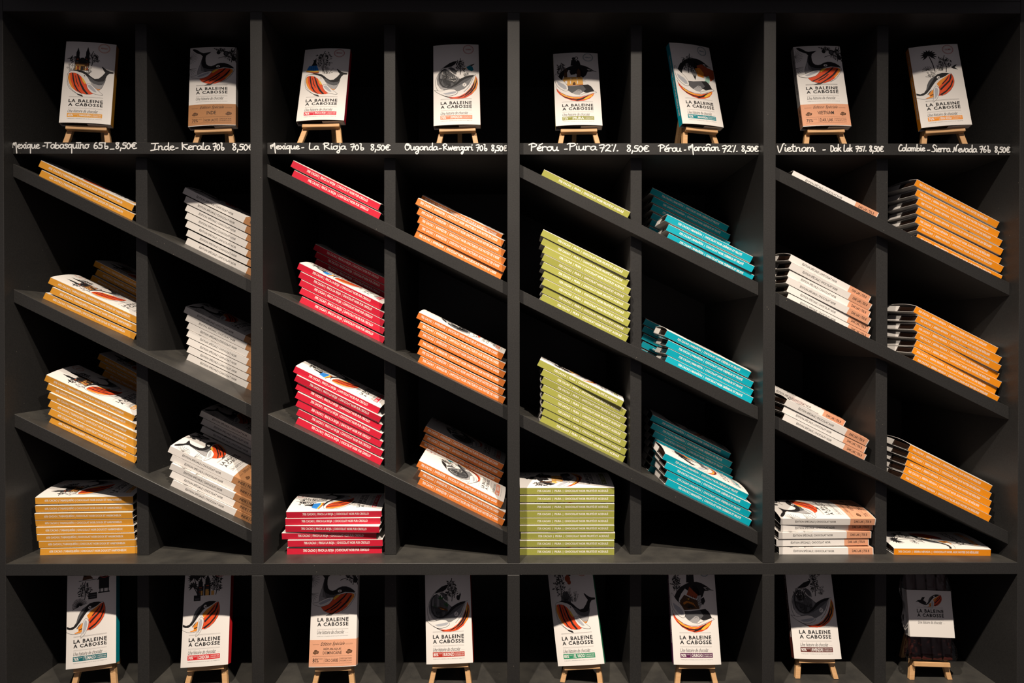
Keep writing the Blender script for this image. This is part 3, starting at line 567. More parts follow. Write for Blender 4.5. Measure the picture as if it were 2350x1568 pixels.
STACKS = [
('S1A1', 1, 'A', 1, 'tab', 0.026, 0.9, [(41.8, 0.1, 6.8), (33.8, 13.7, 7)]),
('S1A2', 1, 'A', 2, 'tab', 0.047, 5.4, [(30.3, 0.1, 6.5), (37.2, 13.8, 6.5), (26.8, 27.0, 6.5)]),
('S1A2r', 1, 'A', 2, 'tab', 0.17, 3.6, [(13.8, 0.1, 0), (11.8, 12.2, 0), (9.8, 24.1, 0), (7.8, 36.1, -6), (10.9, 49.8, -6), (1.6, 63.4, -6)]),
('S1A3', 1, 'A', 3, 'tab', 0.047, 8.4, [(40.0, 0.1, 1.2), (34.2, 12.6, 2), (27.9, 24.6, 2.5), (20.8, 36.6, 3), (11.7, 48.6, 3.5), (2.5, 60.6, 4)]),
('S1A3r', 1, 'A', 3, 'tab', 0.178, 3.6, [(32.3, 0.1, 0), (30.3, 13.1, 0), (28.3, 26.1, 0), (24.7, 39.2, 0), (17.9, 52.3, 0), (11.1, 65.3, 0), (-2.2, 78.4, -5), (-10.6, 90.4, -5)]),
('S1A4', 1, 'A', 4, 'tab', 0.041, 7.8, [(25.1, 0.1, 3), (22.9, 12.2, 3), (20.1, 24.1, 3), (18.9, 36.1, 3), (17.1, 48.1, 3), (17.5, 60.1, 3), (18.0, 73.1, 3), (17.7, 86.7, 3)]),
('S1B1', 1, 'B', 1, 'ind', 0.085, 4.8, [(276.9, 0.1, 1), (271.2, 13.8, 1), (264.0, 27.4, 1), (257.1, 40.1, 1), (250.3, 52.8, 1), (243.7, 65.1, 1), (234.6, 78.1, 1)]),
('S1B2', 1, 'B', 2, 'ind', 0.098, 6.6, [(271.0, 0.1, 1), (265.6, 12.9, 1), (258.8, 25.5, 1), (252.7, 38.0, 1), (246.3, 50.0, 1), (238.2, 62.0, 1), (229.7, 74.0, 1)]),
('S1B3', 1, 'B', 3, 'ind', 0.037, 7.8, [(277.8, 0.1, 1.5), (268.8, 12.2, 1.5), (262.8, 24.1, 1.5), (256.6, 36.2, 1.5), (247.3, 48.2, 1.5)]),
('S1B3r', 1, 'B', 3, 'ind', 0.138, 3.6, [(259.8, 0.1, 0), (257.8, 13.5, 0), (255.8, 27.1, 0), (253.8, 40.6, 0), (250.5, 54.1, 0), (243.4, 67.7, 0), (236.8, 80.4, 0), (228.3, 92.4, 0)]),
('S2A1', 2, 'A', 1, 'rio', 0.024, 1.2, [(43.2, 0.1, 1.1), (34.4, 13.8, 3)]),
('S2A2', 2, 'A', 2, 'rio', 0.06, 4.8, [(43.0, 0.1, 0.0), (36.3, 13.8, 0.0), (29.6, 25.8, 0.0), (22.8, 37.8, 0.0), (13.8, 50.1, 0.0)]),
('S2A2r', 2, 'A', 2, 'rio', 0.165, 3.6, [(33.4, 0.1, 0), (31.4, 13.4, 0), (29.4, 26.8, 0), (23.0, 40.2, 0), (16.1, 53.6, 0), (2.6, 67.0, -5), (-3.6, 79.0, -5), (-12.1, 91.0, -5)]),
('S2A3', 2, 'A', 3, 'rio', 0.041, 6.0, [(42.8, 0.1, 0.0), (36.7, 13.2, 0.0), (29.3, 26.8, 0.0), (22.6, 39.0, 0.0), (15.6, 51.9, 0.0), (8.8, 64.2, 0.0), (0.0, 76.2, 0.0)]),
('S2A4', 2, 'A', 4, 'rio', 0.041, 7.2, [(23.0, 0.1, 2), (25.0, 13.8, 1.3), (14.6, 25.9, 0.5), (21.3, 38.9, -1.5), (21.3, 50.9, 1.5), (23.2, 62.9, 2)]),
('S2B1', 2, 'B', 1, 'rwe', 0.024, 3.0, [(269.8, 0.1, 0.6), (269.6, 12.2, 0.0), (263.5, 24.2, 0.0), (256.5, 36.3, 0.4), (247.6, 49.9, 0.4)]),
('S2B1r', 2, 'B', 1, 'rwe', 0.1, 5.4, [(235.0, 67.9, -1.5)]),
('S2B2', 2, 'B', 2, 'rwe', 0.037, 4.2, [(274.2, 0.1, 0.4), (267.0, 12.3, 0.0), (261.7, 25.9, 0.0), (255.4, 39.1, 0.0), (248.5, 51.9, 0.0), (239.1, 65.5, 0.3)]),
('S2B3', 2, 'B', 3, 'rwe', 0.041, 4.8, [(273.7, 0.1, 0.0), (268.7, 12.2, 0.0), (258.3, 25.8, 0.3)]),
('S2B3r', 2, 'B', 3, 'rwe', 0.124, 4.2, [(260.1, 0.1, 0), (258.1, 13.8, 0), (256.1, 27.4, 0.0), (243.7, 41.0, 0.0), (243.6, 53.8, 0.6), (237.9, 67.4, 0.5)]),
('S3A1', 3, 'A', 1, 'piu', 0.022, 0.6, [(40.3, 0.1, -0.2)]),
('S3A2', 3, 'A', 2, 'piu', 0.024, 2.4, [(38.1, 0.1, 0.0), (35.0, 12.2, 0.0), (29.0, 24.1, 0.0), (23.7, 36.1, 0.0), (16.2, 48.1, 0.0), (11.2, 60.1, 0.0), (6.2, 72.2, 0.0), (-2.1, 84.2, 0.5), (-8.5, 96.4, -0.2)]),
('S3A3', 3, 'A', 3, 'piu', 0.057, 3.6, [(39.8, 0.1, 0.0), (36.8, 12.2, 0.0), (30.4, 24.1, 0.0), (24.3, 36.1, 0.0), (18.0, 48.2, 0.0), (11.7, 60.2, 0.0), (5.4, 72.2, 0.0), (-7.1, 84.2, -3)]),
('S3A4', 3, 'A', 4, 'piu', 0.038, 6.0, [(0.9, 0.1, 0.0), (0.9, 13.8, 0.0), (2.3, 26.3, 0.0), (0.9, 39.5, 0.0), (0.9, 51.8, 0.0), (0.9, 63.8, 0.0), (0.9, 76.3, 0.0), (0.9, 89.9, 0.0), (0.9, 103.2, 0.0)]),
('S3B1', 3, 'B', 1, 'mar', 0.031, 3.0, [(275.3, 0.1, 0.0), (267.8, 12.8, -0.8), (258.8, 26.4, -0.2)]),
('S3B1r', 3, 'B', 1, 'mar', 0.14, 3.0, [(258.6, 0.1, 0), (256.6, 12.6, 0), (254.6, 25.3, 0), (252.6, 37.9, 0.0), (248.8, 50.3, 0.0), (241.9, 63.9, 0.0), (236.4, 77.5, 0.6), (227.2, 91.1, 1.0)]),
('S3B2', 3, 'B', 2, 'mar', 0.03, 4.2, [(272.4, 0.1, -1.2), (268.0, 12.2, 0.0), (261.9, 24.4, -0.3), (252.6, 38.0, 2.0)]),
('S3B2r', 3, 'B', 2, 'mar', 0.14, 1.8, [(248.1, 0.1, 0), (246.1, 13.8, 0.0), (241.0, 27.0, 0.0), (235.6, 40.4, 0.0), (231.6, 53.0, 0.0)]),
('S3B3', 3, 'B', 3, 'mar', 0.04, 4.8, [(276.2, 0.1, 0.3), (269.2, 12.2, 0.0), (261.9, 24.8, 0.0), (252.8, 36.8, 1.2)]),
('S3B3r', 3, 'B', 3, 'mar', 0.127, 3.6, [(266.9, 0.1, 0), (264.9, 12.2, 0), (262.9, 24.1, 0), (257.5, 36.1, 0), (251.2, 48.1, 0.0), (244.9, 60.1, 0.0), (234.6, 72.2, -3), (228.0, 85.1, -1.2)]),
('S4A1', 4, 'A', 1, 'dak', 0.027, 0.0, [(41.0, 0.1, 0.2)]),
('S4A2', 4, 'A', 2, 'dak', 0.031, 3.6, [(35.3, 0.1, 3), (29.6, 12.2, 3.5), (21.8, 24.1, 2.5), (19.6, 36.1, 3.8), (15.5, 48.1, 4.5), (9.4, 60.1, 5)]),
('S4A3', 4, 'A', 3, 'dak', 0.031, 3.0, [(27.9, 0.1, 3), (22.3, 12.2, 2.5), (19.6, 24.1, 3)]),
('S4A3r', 4, 'A', 3, 'dak', 0.1, 4.2, [(2, 42.1, -1)]),
('S4A4', 4, 'A', 4, 'dak', 0.038, 7.8, [(24.1, 0.1, -0.5), (19.7, 13.8, 1.5), (22.7, 26.6, 1.4), (27.5, 38.6, 2), (26.0, 50.6, -1)]),
('S4B1', 4, 'B', 1, 'sie', 0.03, 3.0, [(277.5, 0.1, 0.0), (271.0, 13.8, 0.6), (263.9, 26.1, 0.6), (257.7, 39.4, 0.0), (250.6, 53.0, 1.0), (243.6, 66.6, 1.9), (234.4, 80.2, 2.0)]),
('S4B2', 4, 'B', 2, 'sie', 0.03, 3.0, [(271.4, 0.1, 0.5), (264.3, 12.2, 1.4), (263.1, 24.1, 0.0), (257.3, 36.3, 2.4), (249.5, 48.3, 0.0), (245.1, 61.6, 1.0), (236.9, 75.2, 2.2)]),
('S4B3', 4, 'B', 3, 'sie', 0.032, 3.0, [(251.9, 0.1, -3), (252.3, 12.2, -0.9), (249.6, 24.1, 0.0), (245.7, 36.1, 1.5), (242.1, 48.1, 2.0)]),
('S4B4', 4, 'B', 4, 'sie', 0.036, 3.0, [(218.0, 0.1, -2.2)])]

DISPLAYS = [
('T1', [-0.7132, 0.037, 0.3593], [11.6, 13.0, -1.4], 0.9674),
('T2', [-0.5117, 0.061, 0.3637], [4.8, 14.1, -4.3], 0.9793),
('T3', [-0.3152, 0.026, 0.3607], [0.1, 22.3, -1.6], 0.9901),
('T4', [-0.0884, 0.041, 0.3588], [0.0, 14.2, -1.9], 0.9895),
('T5', [0.1184, 0.043, 0.3589], [-1.2, 20.9, -0.6], 0.9908),
('T6', [0.3305, 0.046, 0.3608], [15.8, 14.8, -0.7], 0.9997),
('T7', [0.5375, 0.038, 0.3569], [-2.7, 15.3, 0.1], 1.0),
('T8', [0.7388, 0.036, 0.3567], [-8.8, 13.5, -1.6], 0.9817),
('B1', [-0.7033, 0.0311, -0.5529], [3.9, 11.0, -5.5], 1.0),
('B2', [-0.5135, 0.0315, -0.5533], [-1.0, 14.2, -4.4], 1.0),
('B3', [-0.2977, 0.0295, -0.5537], [-2.7, 14.8, -2.8], 1.0),
('B4', [-0.1012, 0.0372, -0.5528], [-5.5, 15.3, -4.5], 1.0),
('B5', [0.1216, 0.0359, -0.5553], [-17.4, 16.0, -10.9], 1.0),
('B6', [0.318, 0.0321, -0.5528], [-0.5, 14.1, -0.2], 1.0),
('B7', [0.533, 0.054, -0.5551], [-1.4, 15.6, -0.1], 1.0095)]

# ------------------------------------------------------------------ chocolate bars
# bar space in mm: x along the spine (0 = top of the cover), y from the text spine to the far one, z up through the cover
LEN, WID, THK, NSEG = 160.0, 80.0, 11.2, 16
# name: spine colour, whale, spine text (text, from, to), strip (colour, percent, name), stamp ink, edition
KINDS = {
 'tab': dict(col=(0.74, 0.33, 0.035), whale='W1', spine=[('65% CACAO | TABASQUEÑO | CHOCOLAT NOIR DOUX ET HARMONIEUX', .095, .885)], strip=('65%', 'TABASQUEÑO'), stamp='ink_stamp_orange'),
 'rio': dict(col=(0.60, 0.014, 0.040), whale='W1', spine=[('70% CACAO |  FINCA LA RIOJA  | CHOCOLAT NOIR PUR CRIOLLO', .17, .865)], strip=('76%', 'FINCA LA RIOJA'), stamp='ink_stamp_red', extra='X_rio'),
 'rwe': dict(col=(0.72, 0.20, 0.035), whale='W3', spine=[('70% CACAO  |  RWENZORI  |  CHOCOLAT NOIR ONCTUEUX AUX NOTES DE CASSIS', .04, .935)], strip=('70%', 'RWENZORI'), stripcol=(0.72, 0.22, 0.11), stamp='ink_stamp_red', extra='X_rwe'),
 'piu': dict(col=(0.33, 0.335, 0.065), whale='W4', spine=[('72% CACAO  |  PIURA  |  CHOCOLAT NOIR FRUITÉ ET ACIDULÉ', .185, .935)], strip=('72%', 'PIURA'), stripcol=(0.24, 0.25, 0.03), stamp='ink_stamp_blue', extra='X_piu'),
 'mar': dict(col=(0.0, 0.36, 0.46), whale='W4', spine=[('72% CACAO | MARAÑÓN  |  CHOCOLAT NOIR CRÉMEUX ET FRUITÉ', .14, .885)], strip=('72%', 'MARAÑÓN'), stripcol=(0.0, 0.21, 0.25), stamp='ink_stamp_blue', extra='X_mar'),
 'sie': dict(col=(0.86, 0.285, 0.010), whale='W5', spine=[('76% CACAO  |  SIERRA NEVADA  |  CHOCOLAT NOIR AUX NOTES DE RÉGLISSE', .045, .875)], strip=('76%', 'SIERRA NEVADA'), stamp='ink_stamp_red'),
 'ind': dict(col=None, whale='W2', spine=[('ÉDITION SPÉCIALE | CHOCOLAT NOIR', .155, .60)], band=(0.42, 0.20, 0.085), bandspine=('INDE | 70%', .80, .965), bandtext=('INDE', '70%', 'NOIR LACTÉ')),
 'dak': dict(col=None, whale='W2', spine=[('ÉDITION SPÉCIALE | CHOCOLAT NOIR', .155, .585)], band=(0.70, 0.34, 0.20), bandspine=('DAK LAK | 75% B', .775, .955), bandtext=('VIETNAM', '75%', 'DAK LAK')),
 'oko': dict(col=None, whale='W2', spine=[('ÉDITION SPÉCIALE | CHOCOLAT NOIR', .155, .60)], band=(0.72, 0.36, 0.22), bandspine=('ÖKO CARIBE', .80, .965), bandtext=('RÉPUBLIQUE\nDOMINICAINE', '80%', 'ÖKO CARIBE')),
 'tum': dict(col=(0.0, 0.20, 0.24), whale='W5', spine=[('76% CACAO | TUMACO | CHOCOLAT NOIR', .15, .8)], strip=('76%', 'TUMACO'), stripcol=(0.012, 0.13, 0.15), stamp='ink_stamp_red'),
 'cor': dict(col=(0.62, 0.012, 0.018), whale='W5', spine=[('76% CACAO | CORDOBA | CHOCOLAT NOIR', .15, .8)], strip=('76%', 'CORDOBA'), stamp='ink_stamp_red'),
 'buk': dict(col=(0.45, 0.035, 0.02), whale='W3', spine=[('80% CACAO | BUKONZO | CHOCOLAT NOIR', .15, .8)], strip=('80%', 'BUKONZO'), stamp='ink_stamp_red', extra='X_buk'),
 'elv': dict(col=(0.03, 0.26, 0.13), whale='W1', spine=[('85% CACAO | EL VADO | CHOCOLAT NOIR', .15, .8)], strip=('85%', 'EL VADO'), stamp='ink_stamp_orange'),
 'chu': dict(col=(0.10, 0.015, 0.07), whale='W4', spine=[('90% CACAO | CHUNCHO | CHOCOLAT NOIR', .15, .8)], strip=('90%', 'CHUNCHO'), stamp='ink_stamp_blue', extra='X_chu'),
 'rw9': dict(col=(0.11, 0.02, 0.015), whale='W3', spine=[('90% CACAO | RWENZORI | CHOCOLAT NOIR', .15, .8)], strip=('90%', 'RWENZORI'), stamp='ink_stamp_red'),
}
for k, d in KINDS.items():
    if d['col']: mat('spine_' + k, d['col'], 0.5, 0.3, vary=0.06, scale=300)
    if d.get('strip'): mat('strip_' + k, d.get('stripcol', d['col']), 0.55, 0.25)
    if d.get('band'): mat('band_' + k, d['band'], 0.6, 0.2, vary=0.08, scale=500)

def tree(cx, cy, w, h, seed, n=26, leaf=2.3, bend=0.3):
    """a scribbled plant: stem, branches, leaves"""
    r = random.Random(seed); out = []
    stem = [(cx, cy), (cx + w * 0.06, cy + h * .35), (cx - w * 0.04, cy + h * .7), (cx + w * bend * .2, cy + h)]
    out.append(('S', smooth_line(stem, 4), 1.2))
    n = int(n * 1.25)
    for k in range(n):
        t = .2 + .8 * k / n; s = 1 if k % 2 else -1
        bx, by = cx, cy + h * t * .8
        L = w * .5 * (1.15 - .6 * t) * r.uniform(.5, 1)
        ex, ey = bx + s * L, by + L * r.uniform(.1, .7)
        out.append(('S', [(bx, by), (ex, ey)], 0.4))
        for q in range(2):
            a = r.uniform(0, 6.28); px, py = bx + (ex - bx) * (.6 + .4 * q) , by + (ey - by) * (.6 + .4 * q)
            l = leaf * r.uniform(.55, 1.15); c, s2 = math.cos(a), math.sin(a)
            out.append(('k', [(px, py), (px + l * c - l * .35 * s2, py + l * s2 + l * .35 * c), (px + 1.9 * l * c, py + 1.9 * l * s2), (px + l * c + l * .35 * s2, py + l * s2 - l * .35 * c)]))
    return out
def scribble(cx, cy, w, h, seed, n=16):
    """line-art blossoms: small open rings and stalks"""
    r = random.Random(seed); out = []
    for k in range(n):
        x, y = cx + r.uniform(-w, w) / 2, cy + r.uniform(-h, h) / 2; rad = r.uniform(.8, 1.9)
        out.append(('k', disc(x, y, rad, rad * .8, 8))); out.append(('w', disc(x, y, rad * .62, rad * .45, 8)))
        out.append(('S', [(x, y - rad * .6), (cx + (x - cx) * .4, cy - h * .6)], 0.3))
    return out
def fan(cx, cy, r0, r1, a0, a1, n, w):
    return [('S', [(cx + r0 * math.cos(a), cy + r0 * math.sin(a)), (cx + r1 * math.cos(a), cy + r1 * math.sin(a))], w)
            for a in [math.radians(a0 + (a1 - a0) * i / (n - 1)) for i in range(n)]]
def palm(cx, cy, base, r, n=10):
    out = [('S', smooth_line([(cx, cy), ((cx + base[0]) / 2 + 1, (cy + base[1]) / 2), base], 4), 1.5)]
    for i in range(n):
        a = math.radians(-40 + 260 * i / (n - 1)); px, py = cx + r * math.cos(a), cy + r * math.sin(a) * .9 - 1
        nx, ny = -math.sin(a) * r * .13, math.cos(a) * r * .13
        out.append(('k', [(cx, cy), (cx + (px - cx) * .5 + nx, cy + (py - cy) * .5 + ny + 1), (px, py), (cx + (px - cx) * .5 - nx, cy + (py - cy) * .5 - ny + 1)]))
    return out
def rect(x0, y0, x1, y1): return [(x0, y0), (x1, y0), (x1, y1), (x0, y1)]
def tower(x, y0, y1, w):
    h = y1 - y0
    out = [('k', rect(x - w / 2, y0, x + w / 2, y0 + h * .55)), ('k', rect(x - w * .36, y0 + h * .55, x + w * .36, y0 + h * .8)), ('k', [(x - w * .3, y0 + h * .8), (x + w * .3, y0 + h * .8), (x, y1)])]
    for i in range(4): out.append(('d' if i % 2 else 'g', rect(x - w * .22, y0 + h * (.08 + .12 * i), x + w * .22, y0 + h * (.13 + .12 * i))))
    return out
def decor(kind):
    d = []
    if kind == 'tab':
        d += tower(21, 104, 148, 7.5) + tower(36.5, 104, 150, 7.5)
        d += [('n', rect(17, 102, 40, 118)), ('k', rect(24, 116, 34, 124)), ('k', disc(29, 123, 5, 5, 12)), ('c', rect(17, 112, 33, 113.4)), ('c', rect(19, 103, 21, 111)), ('c', rect(25, 103, 26.5, 111)), ('d', rect(21.5, 104, 24, 110)), ('k', rect(27.5, 103, 31, 110)), ('c', rect(34, 103, 36, 111)), ('d', rect(36.5, 104, 39, 110))]
        d += tree(44, 112, 26, 30, 3, 22, 2.6) + scribble(12, 108, 12, 14, 5, 14) + scribble(40, 104, 12, 13, 6, 14) + tree(12, 116, 12, 16, 8, 8, 2.2)
    if kind == 'rio':
        d += tree(35, 108, 34, 46, 11, 30, 2.7) + scribble(44, 111, 20, 16, 12, 24)
    if kind == 'elv':
        d += tree(20, 104, 22, 52, 13, 26, 2.8) + [('k', rect(34, 142, 41, 157)), ('d', disc(35, 138, 5, 6)), ('d', disc(37, 132, 3.5, 4))] + scribble(42, 112, 16, 20, 14, 20)
        d += [('g', [(18, 101), (24, 116), (32, 118), (38, 104), (36, 98)])] + fan(28, 100, 3, 17, 50, 130, 9, .7)
    if kind == 'rwe':
        d += tree(47, 98, 18, 33, 15, 26, 2.2) + scribble(22, 96, 12, 18, 16, 20) + scribble(38, 88, 16, 12, 17, 18) + scribble(58, 98, 10, 10, 18, 16) + scribble(24, 84, 22, 6, 19, 18) + tree(22, 86, 9, 22, 20, 12, 1.8)
    if kind == 'rw9':
        d += tree(47, 100, 18, 44, 21, 28, 2.4) + [('k', disc(57, 146, 5, 8)), ('k', disc(57, 138, 4, 4))] + scribble(22, 104, 16, 18, 22, 30) + fan(20, 90, 3, 20, 60, 120, 6, 1.2) + scribble(58, 110, 9, 12, 23, 14)
    if kind == 'buk':
        d += tree(47, 98, 18, 38, 24, 30, 2.6) + [('k', disc(58, 104, 3, 4)), ('k', [(56, 100), (62, 112), (63, 108), (60, 99)])]
    if kind == 'piu':
        d += tree(13, 106, 18, 32, 25, 26, 2.4) + [('k', disc(36, 146, 3.2, 3.4)), ('k', [(30, 130), (32, 143), (40, 143), (42, 131)]), ('k', disc(41, 147, 3, 4)), ('w', disc(41, 147, 1.8, 2.6)), ('k', [(38, 132), (42, 143), (46, 141), (48, 131)])]
    if kind == 'mar':
        d += tree(27, 100, 26, 34, 26, 30, 2.3) + tree(34, 104, 14, 36, 27, 18, 2.2) + fan(38, 88, 0, 22, 70, 110, 7, .6)
    if kind == 'chu':
        d += tree(12, 112, 16, 36, 28, 26, 2.4) + fan(34, 128, 0, 30, 80, 98, 6, .8) + fan(34, 88, 2, 22, 20, 160, 16, .6)
    if kind == 'sie':
        d += palm(29, 140, (35, 108), 14, 12) + tree(53, 104, 26, 34, 29, 22, 2.6) + scribble(46, 118, 10, 18, 30, 14) + scribble(28, 102, 16, 10, 31, 22) + [('k', [(62, 113), (70, 118), (73, 118), (68, 113), (73, 108), (66, 110)])] + fan(24, 110, 1, 9, 0, 180, 9, .8)
    if kind == 'tum':
        d += [('n', [(26, 140), (28, 148), (32, 152), (38, 148), (44, 141)]), ('k', disc(31, 150, 4, 5)), ('S', [(20, 139), (50, 139.5)], .8), ('k', [(50, 138), (53, 143), (66, 143.5), (71, 140)]), ('k', rect(53, 123, 69, 140)), ('k', rect(54, 117, 55.5, 124)), ('k', rect(60, 117, 61.5, 124)), ('k', rect(67, 117, 68.5, 124)), ('k', rect(52, 116, 70, 118))]
        d += tree(30, 108, 24, 30, 32, 24, 2.5) + [('k', rect(36, 108, 50, 118)), ('g', rect(38, 110, 48, 112)), ('g', rect(37, 114, 49, 115))] + fan(22, 98, 1, 13, 20, 200, 18, .9)
    if kind == 'cor':
        d += palm(17, 142, (26, 108), 12, 14) + palm(30, 144, (30, 118), 9, 12) + palm(16, 128, (26, 110), 10, 9) + tower(29, 112, 140, 11) + tower(41, 112, 146, 11) + [('c', rect(38, 112, 44, 122)), ('c', rect(30, 113, 33, 120)), ('c', rect(48, 112, 53, 119))] + tree(56, 112, 24, 44, 33, 34, 3.0) + [('k', rect(18, 104, 30, 113)), ('g', rect(20, 106, 28, 108))]
    if kind in ('ind', 'dak', 'oko'):
        d += [('S', smooth_line([(80, 128), (76, 140), (66, 150), (52, 152), (42, 157)], 5), 1.3), ('S', smooth_line([(78, 134), (66, 140), (54, 138), (50, 136)], 5), 1.0), ('S', smooth_line([(72, 146), (76, 152), (79, 160)], 4), 1.0)]
        d += tree(72, 128, 20, 30, 34, 24, 2.6) + [('k', disc(50, 148, 3.4, 4)), ('k', disc(63, 146, 4.5, 5.5)), ('g', disc(63, 146, 3, 4)), ('k', disc(76, 136, 4, 5))] + tree(54, 148, 16, 10, 35, 10, 2)
    return d

class Art:
    """flat printed shapes in cover millimetres (a right, b up), stacked in order"""
    def __init__(self): self.it = []
    def poly(self, p, m): self.it.append(([tuple(q) for q in p], [tuple(range(len(p)))], m))
    def line(self, p, w, m):
        vs, fs, _ = ribbon(p, w); self.it.append((vs, fs, m))
    def text(self, s, x0, y0, x1, y1, m, bold=0.0, shear=0.0, space=1.0):
        vs, fs = text_mesh(s, bold, shear, space)
        self.it.append(([(x0 + u * (x1 - x0), y0 + v * (y1 - y0)) for u, v in vs], fs, m))
    def ring(self, x, y, r, w, m, n=28):
        o, i = disc(x, y, r, n=n), disc(x, y, r - w, n=n)
        self.it.append((o + i, [(k, (k + 1) % n, n + (k + 1) % n, n + k) for k in range(n)], m))
    def emit(self, mb, place, cuts=None, step=0.006, start=0.02):
        boxes = []                                                          # each print layer lies just above whatever it overlaps
        for vs, fs, m in self.it:
            x0, x1, y0, y1 = min(v[0] for v in vs), max(v[0] for v in vs), min(v[1] for v in vs), max(v[1] for v in vs)
            lay = 1 + max((o[4] for o in boxes if o[0] < x1 and o[1] > x0 and o[2] < y1 and o[3] > y0), default=-1)
            boxes.append((x0, x1, y0, y1, lay)); z = start + step * lay
            if cuts is None:
                mb.faces([place(x, y, z) for x, y in vs], fs, m)
            else:
                bm = bmesh.new(); bv = [bm.verts.new((x, y, 0)) for x, y in vs]
                for f in fs:
                    try: bm.faces.new([bv[i] for i in f])
                    except ValueError: pass
                bmesh.ops.triangulate(bm, faces=bm.faces[:])
                xs = [v[0] for v in vs]
                for c in cuts:
                    if min(xs) < c < max(xs):
                        bmesh.ops.bisect_plane(bm, geom=bm.verts[:] + bm.edges[:] + bm.faces[:], plane_co=(c, 0, 0), plane_no=(1, 0, 0))
                for v in bm.verts: v.co = place(v.co.x, v.co.y, z)
                mb.bm(bm, m)

def add_shapes(art, shapes):
    for s in shapes:
        if s[0] == 's': art.line(smooth_line(s[1], 3), 0.42, 'ink_black')
        elif s[0] == 't': art.line(s[1], 0.4, 'ink_black')
        elif s[0] == 'S': art.line(s[1], s[2], 'ink_black')
        else: art.poly(s[1], INK[s[0]])

def cover_art(kind):
    d = KINDS[kind]; A = Art()
    dec = decor(kind)
    if d['whale'] in ('W3', 'W4'):
        add_shapes(A, ART[d['whale']][:4]); add_shapes(A, ART.get(d.get('extra'), [])); add_shapes(A, dec); add_shapes(A, ART[d['whale']][4:])
    else:
        add_shapes(A, dec); add_shapes(A, ART[d['whale']]); add_shapes(A, ART.get(d.get('extra'), []))
    A.it = [([(min(80, max(0, x)), min(160, max(0, y))) for x, y in v], f, m) for v, f, m in A.it]
    ed = 'band' in d
    dy = 31.6 if ed else 0.0
    x0, x1 = 12.4, 66.0
    for y in (49.3, 50.4): A.line([(x0, y + dy * .99), (x1, y + dy * .99)], 0.28, 'ink_line')
    A.text('LA BALEINE', x0, 39.3 + dy, x1, 45.4 + dy, 'ink_black', 0.036, 0, 1.22)
    A.text('A CABOSSE', x0, 31.9 + dy, x1, 38.0 + dy, 'ink_black', 0.036, 0, 1.22)
    for y in (27.5, 28.5): A.line([(x0, y + dy * .97), (x1, y + dy * .97)], 0.28, 'ink_line')
    A.text('Une histoire de chocolat', x0, 19.6 + dy, 59.5, 25.6 + dy, 'ink_black', 0.0, 0.42, 0.92)
    A.text('...', 61.5, 20.8 + dy, 66, 21.4 + dy, 'ink_line')
    if ed:
        A.text('FABRIQUÉ À MARSEILLE DE FAÇON ARTISANALE', x0, 47.2, x1, 48.6, 'ink_grey')
    else:
        s = 'strip_' + kind
        A.poly(rect(11.8, 10.7, 66.4, 18.4), s)
        A.text(d['strip'][0], 13, 12.0, 21.5, 17.2, 'white_card', 0.03); A.text('CACAO', 22, 15.2, 27.5, 17.0, 'white_card')
        A.line([(29, 11.6), (29, 17.6)], 0.35, 'white_card'); A.text(d['strip'][1], 30.6, 11.9, 49.0, 17.3, 'white_card', 0.03)
        A.line([(50.6, 11.6), (50.6, 17.6)], 0.35, 'white_card')
        A.text('CHOCOLAT NOIR', 51.8, 15.0, 65, 17.1, 'white_card', 0.01); A.text('PUR BEURRE DE CACAO', 51.8, 12.1, 65, 14.0, 'white_card', 0.01)
        A.text('FABRIQUÉ À MARSEILLE DE LA FÈVE À LA TABLETTE', x0, 7.0, x1, 8.6, 'ink_grey')
        A.ring(61.8, 149.2, 9.2, 0.8, d['stamp']); A.ring(61.8, 149.2, 7.6, 0.3, d['stamp'])
        A.text({'tab': 'MEXIQUE', 'rio': 'MEXIQUE', 'cor': 'MEXIQUE', 'sie': 'COLOMBIE', 'tum': 'COLOMBIE', 'elv': 'ÉQUATEUR'}.get(kind, 'OUGANDA' if d['whale'] == 'W3' else 'PÉROU'), 56.8, 147.6, 66.8, 150.8, d['stamp'], 0.03)
    return A

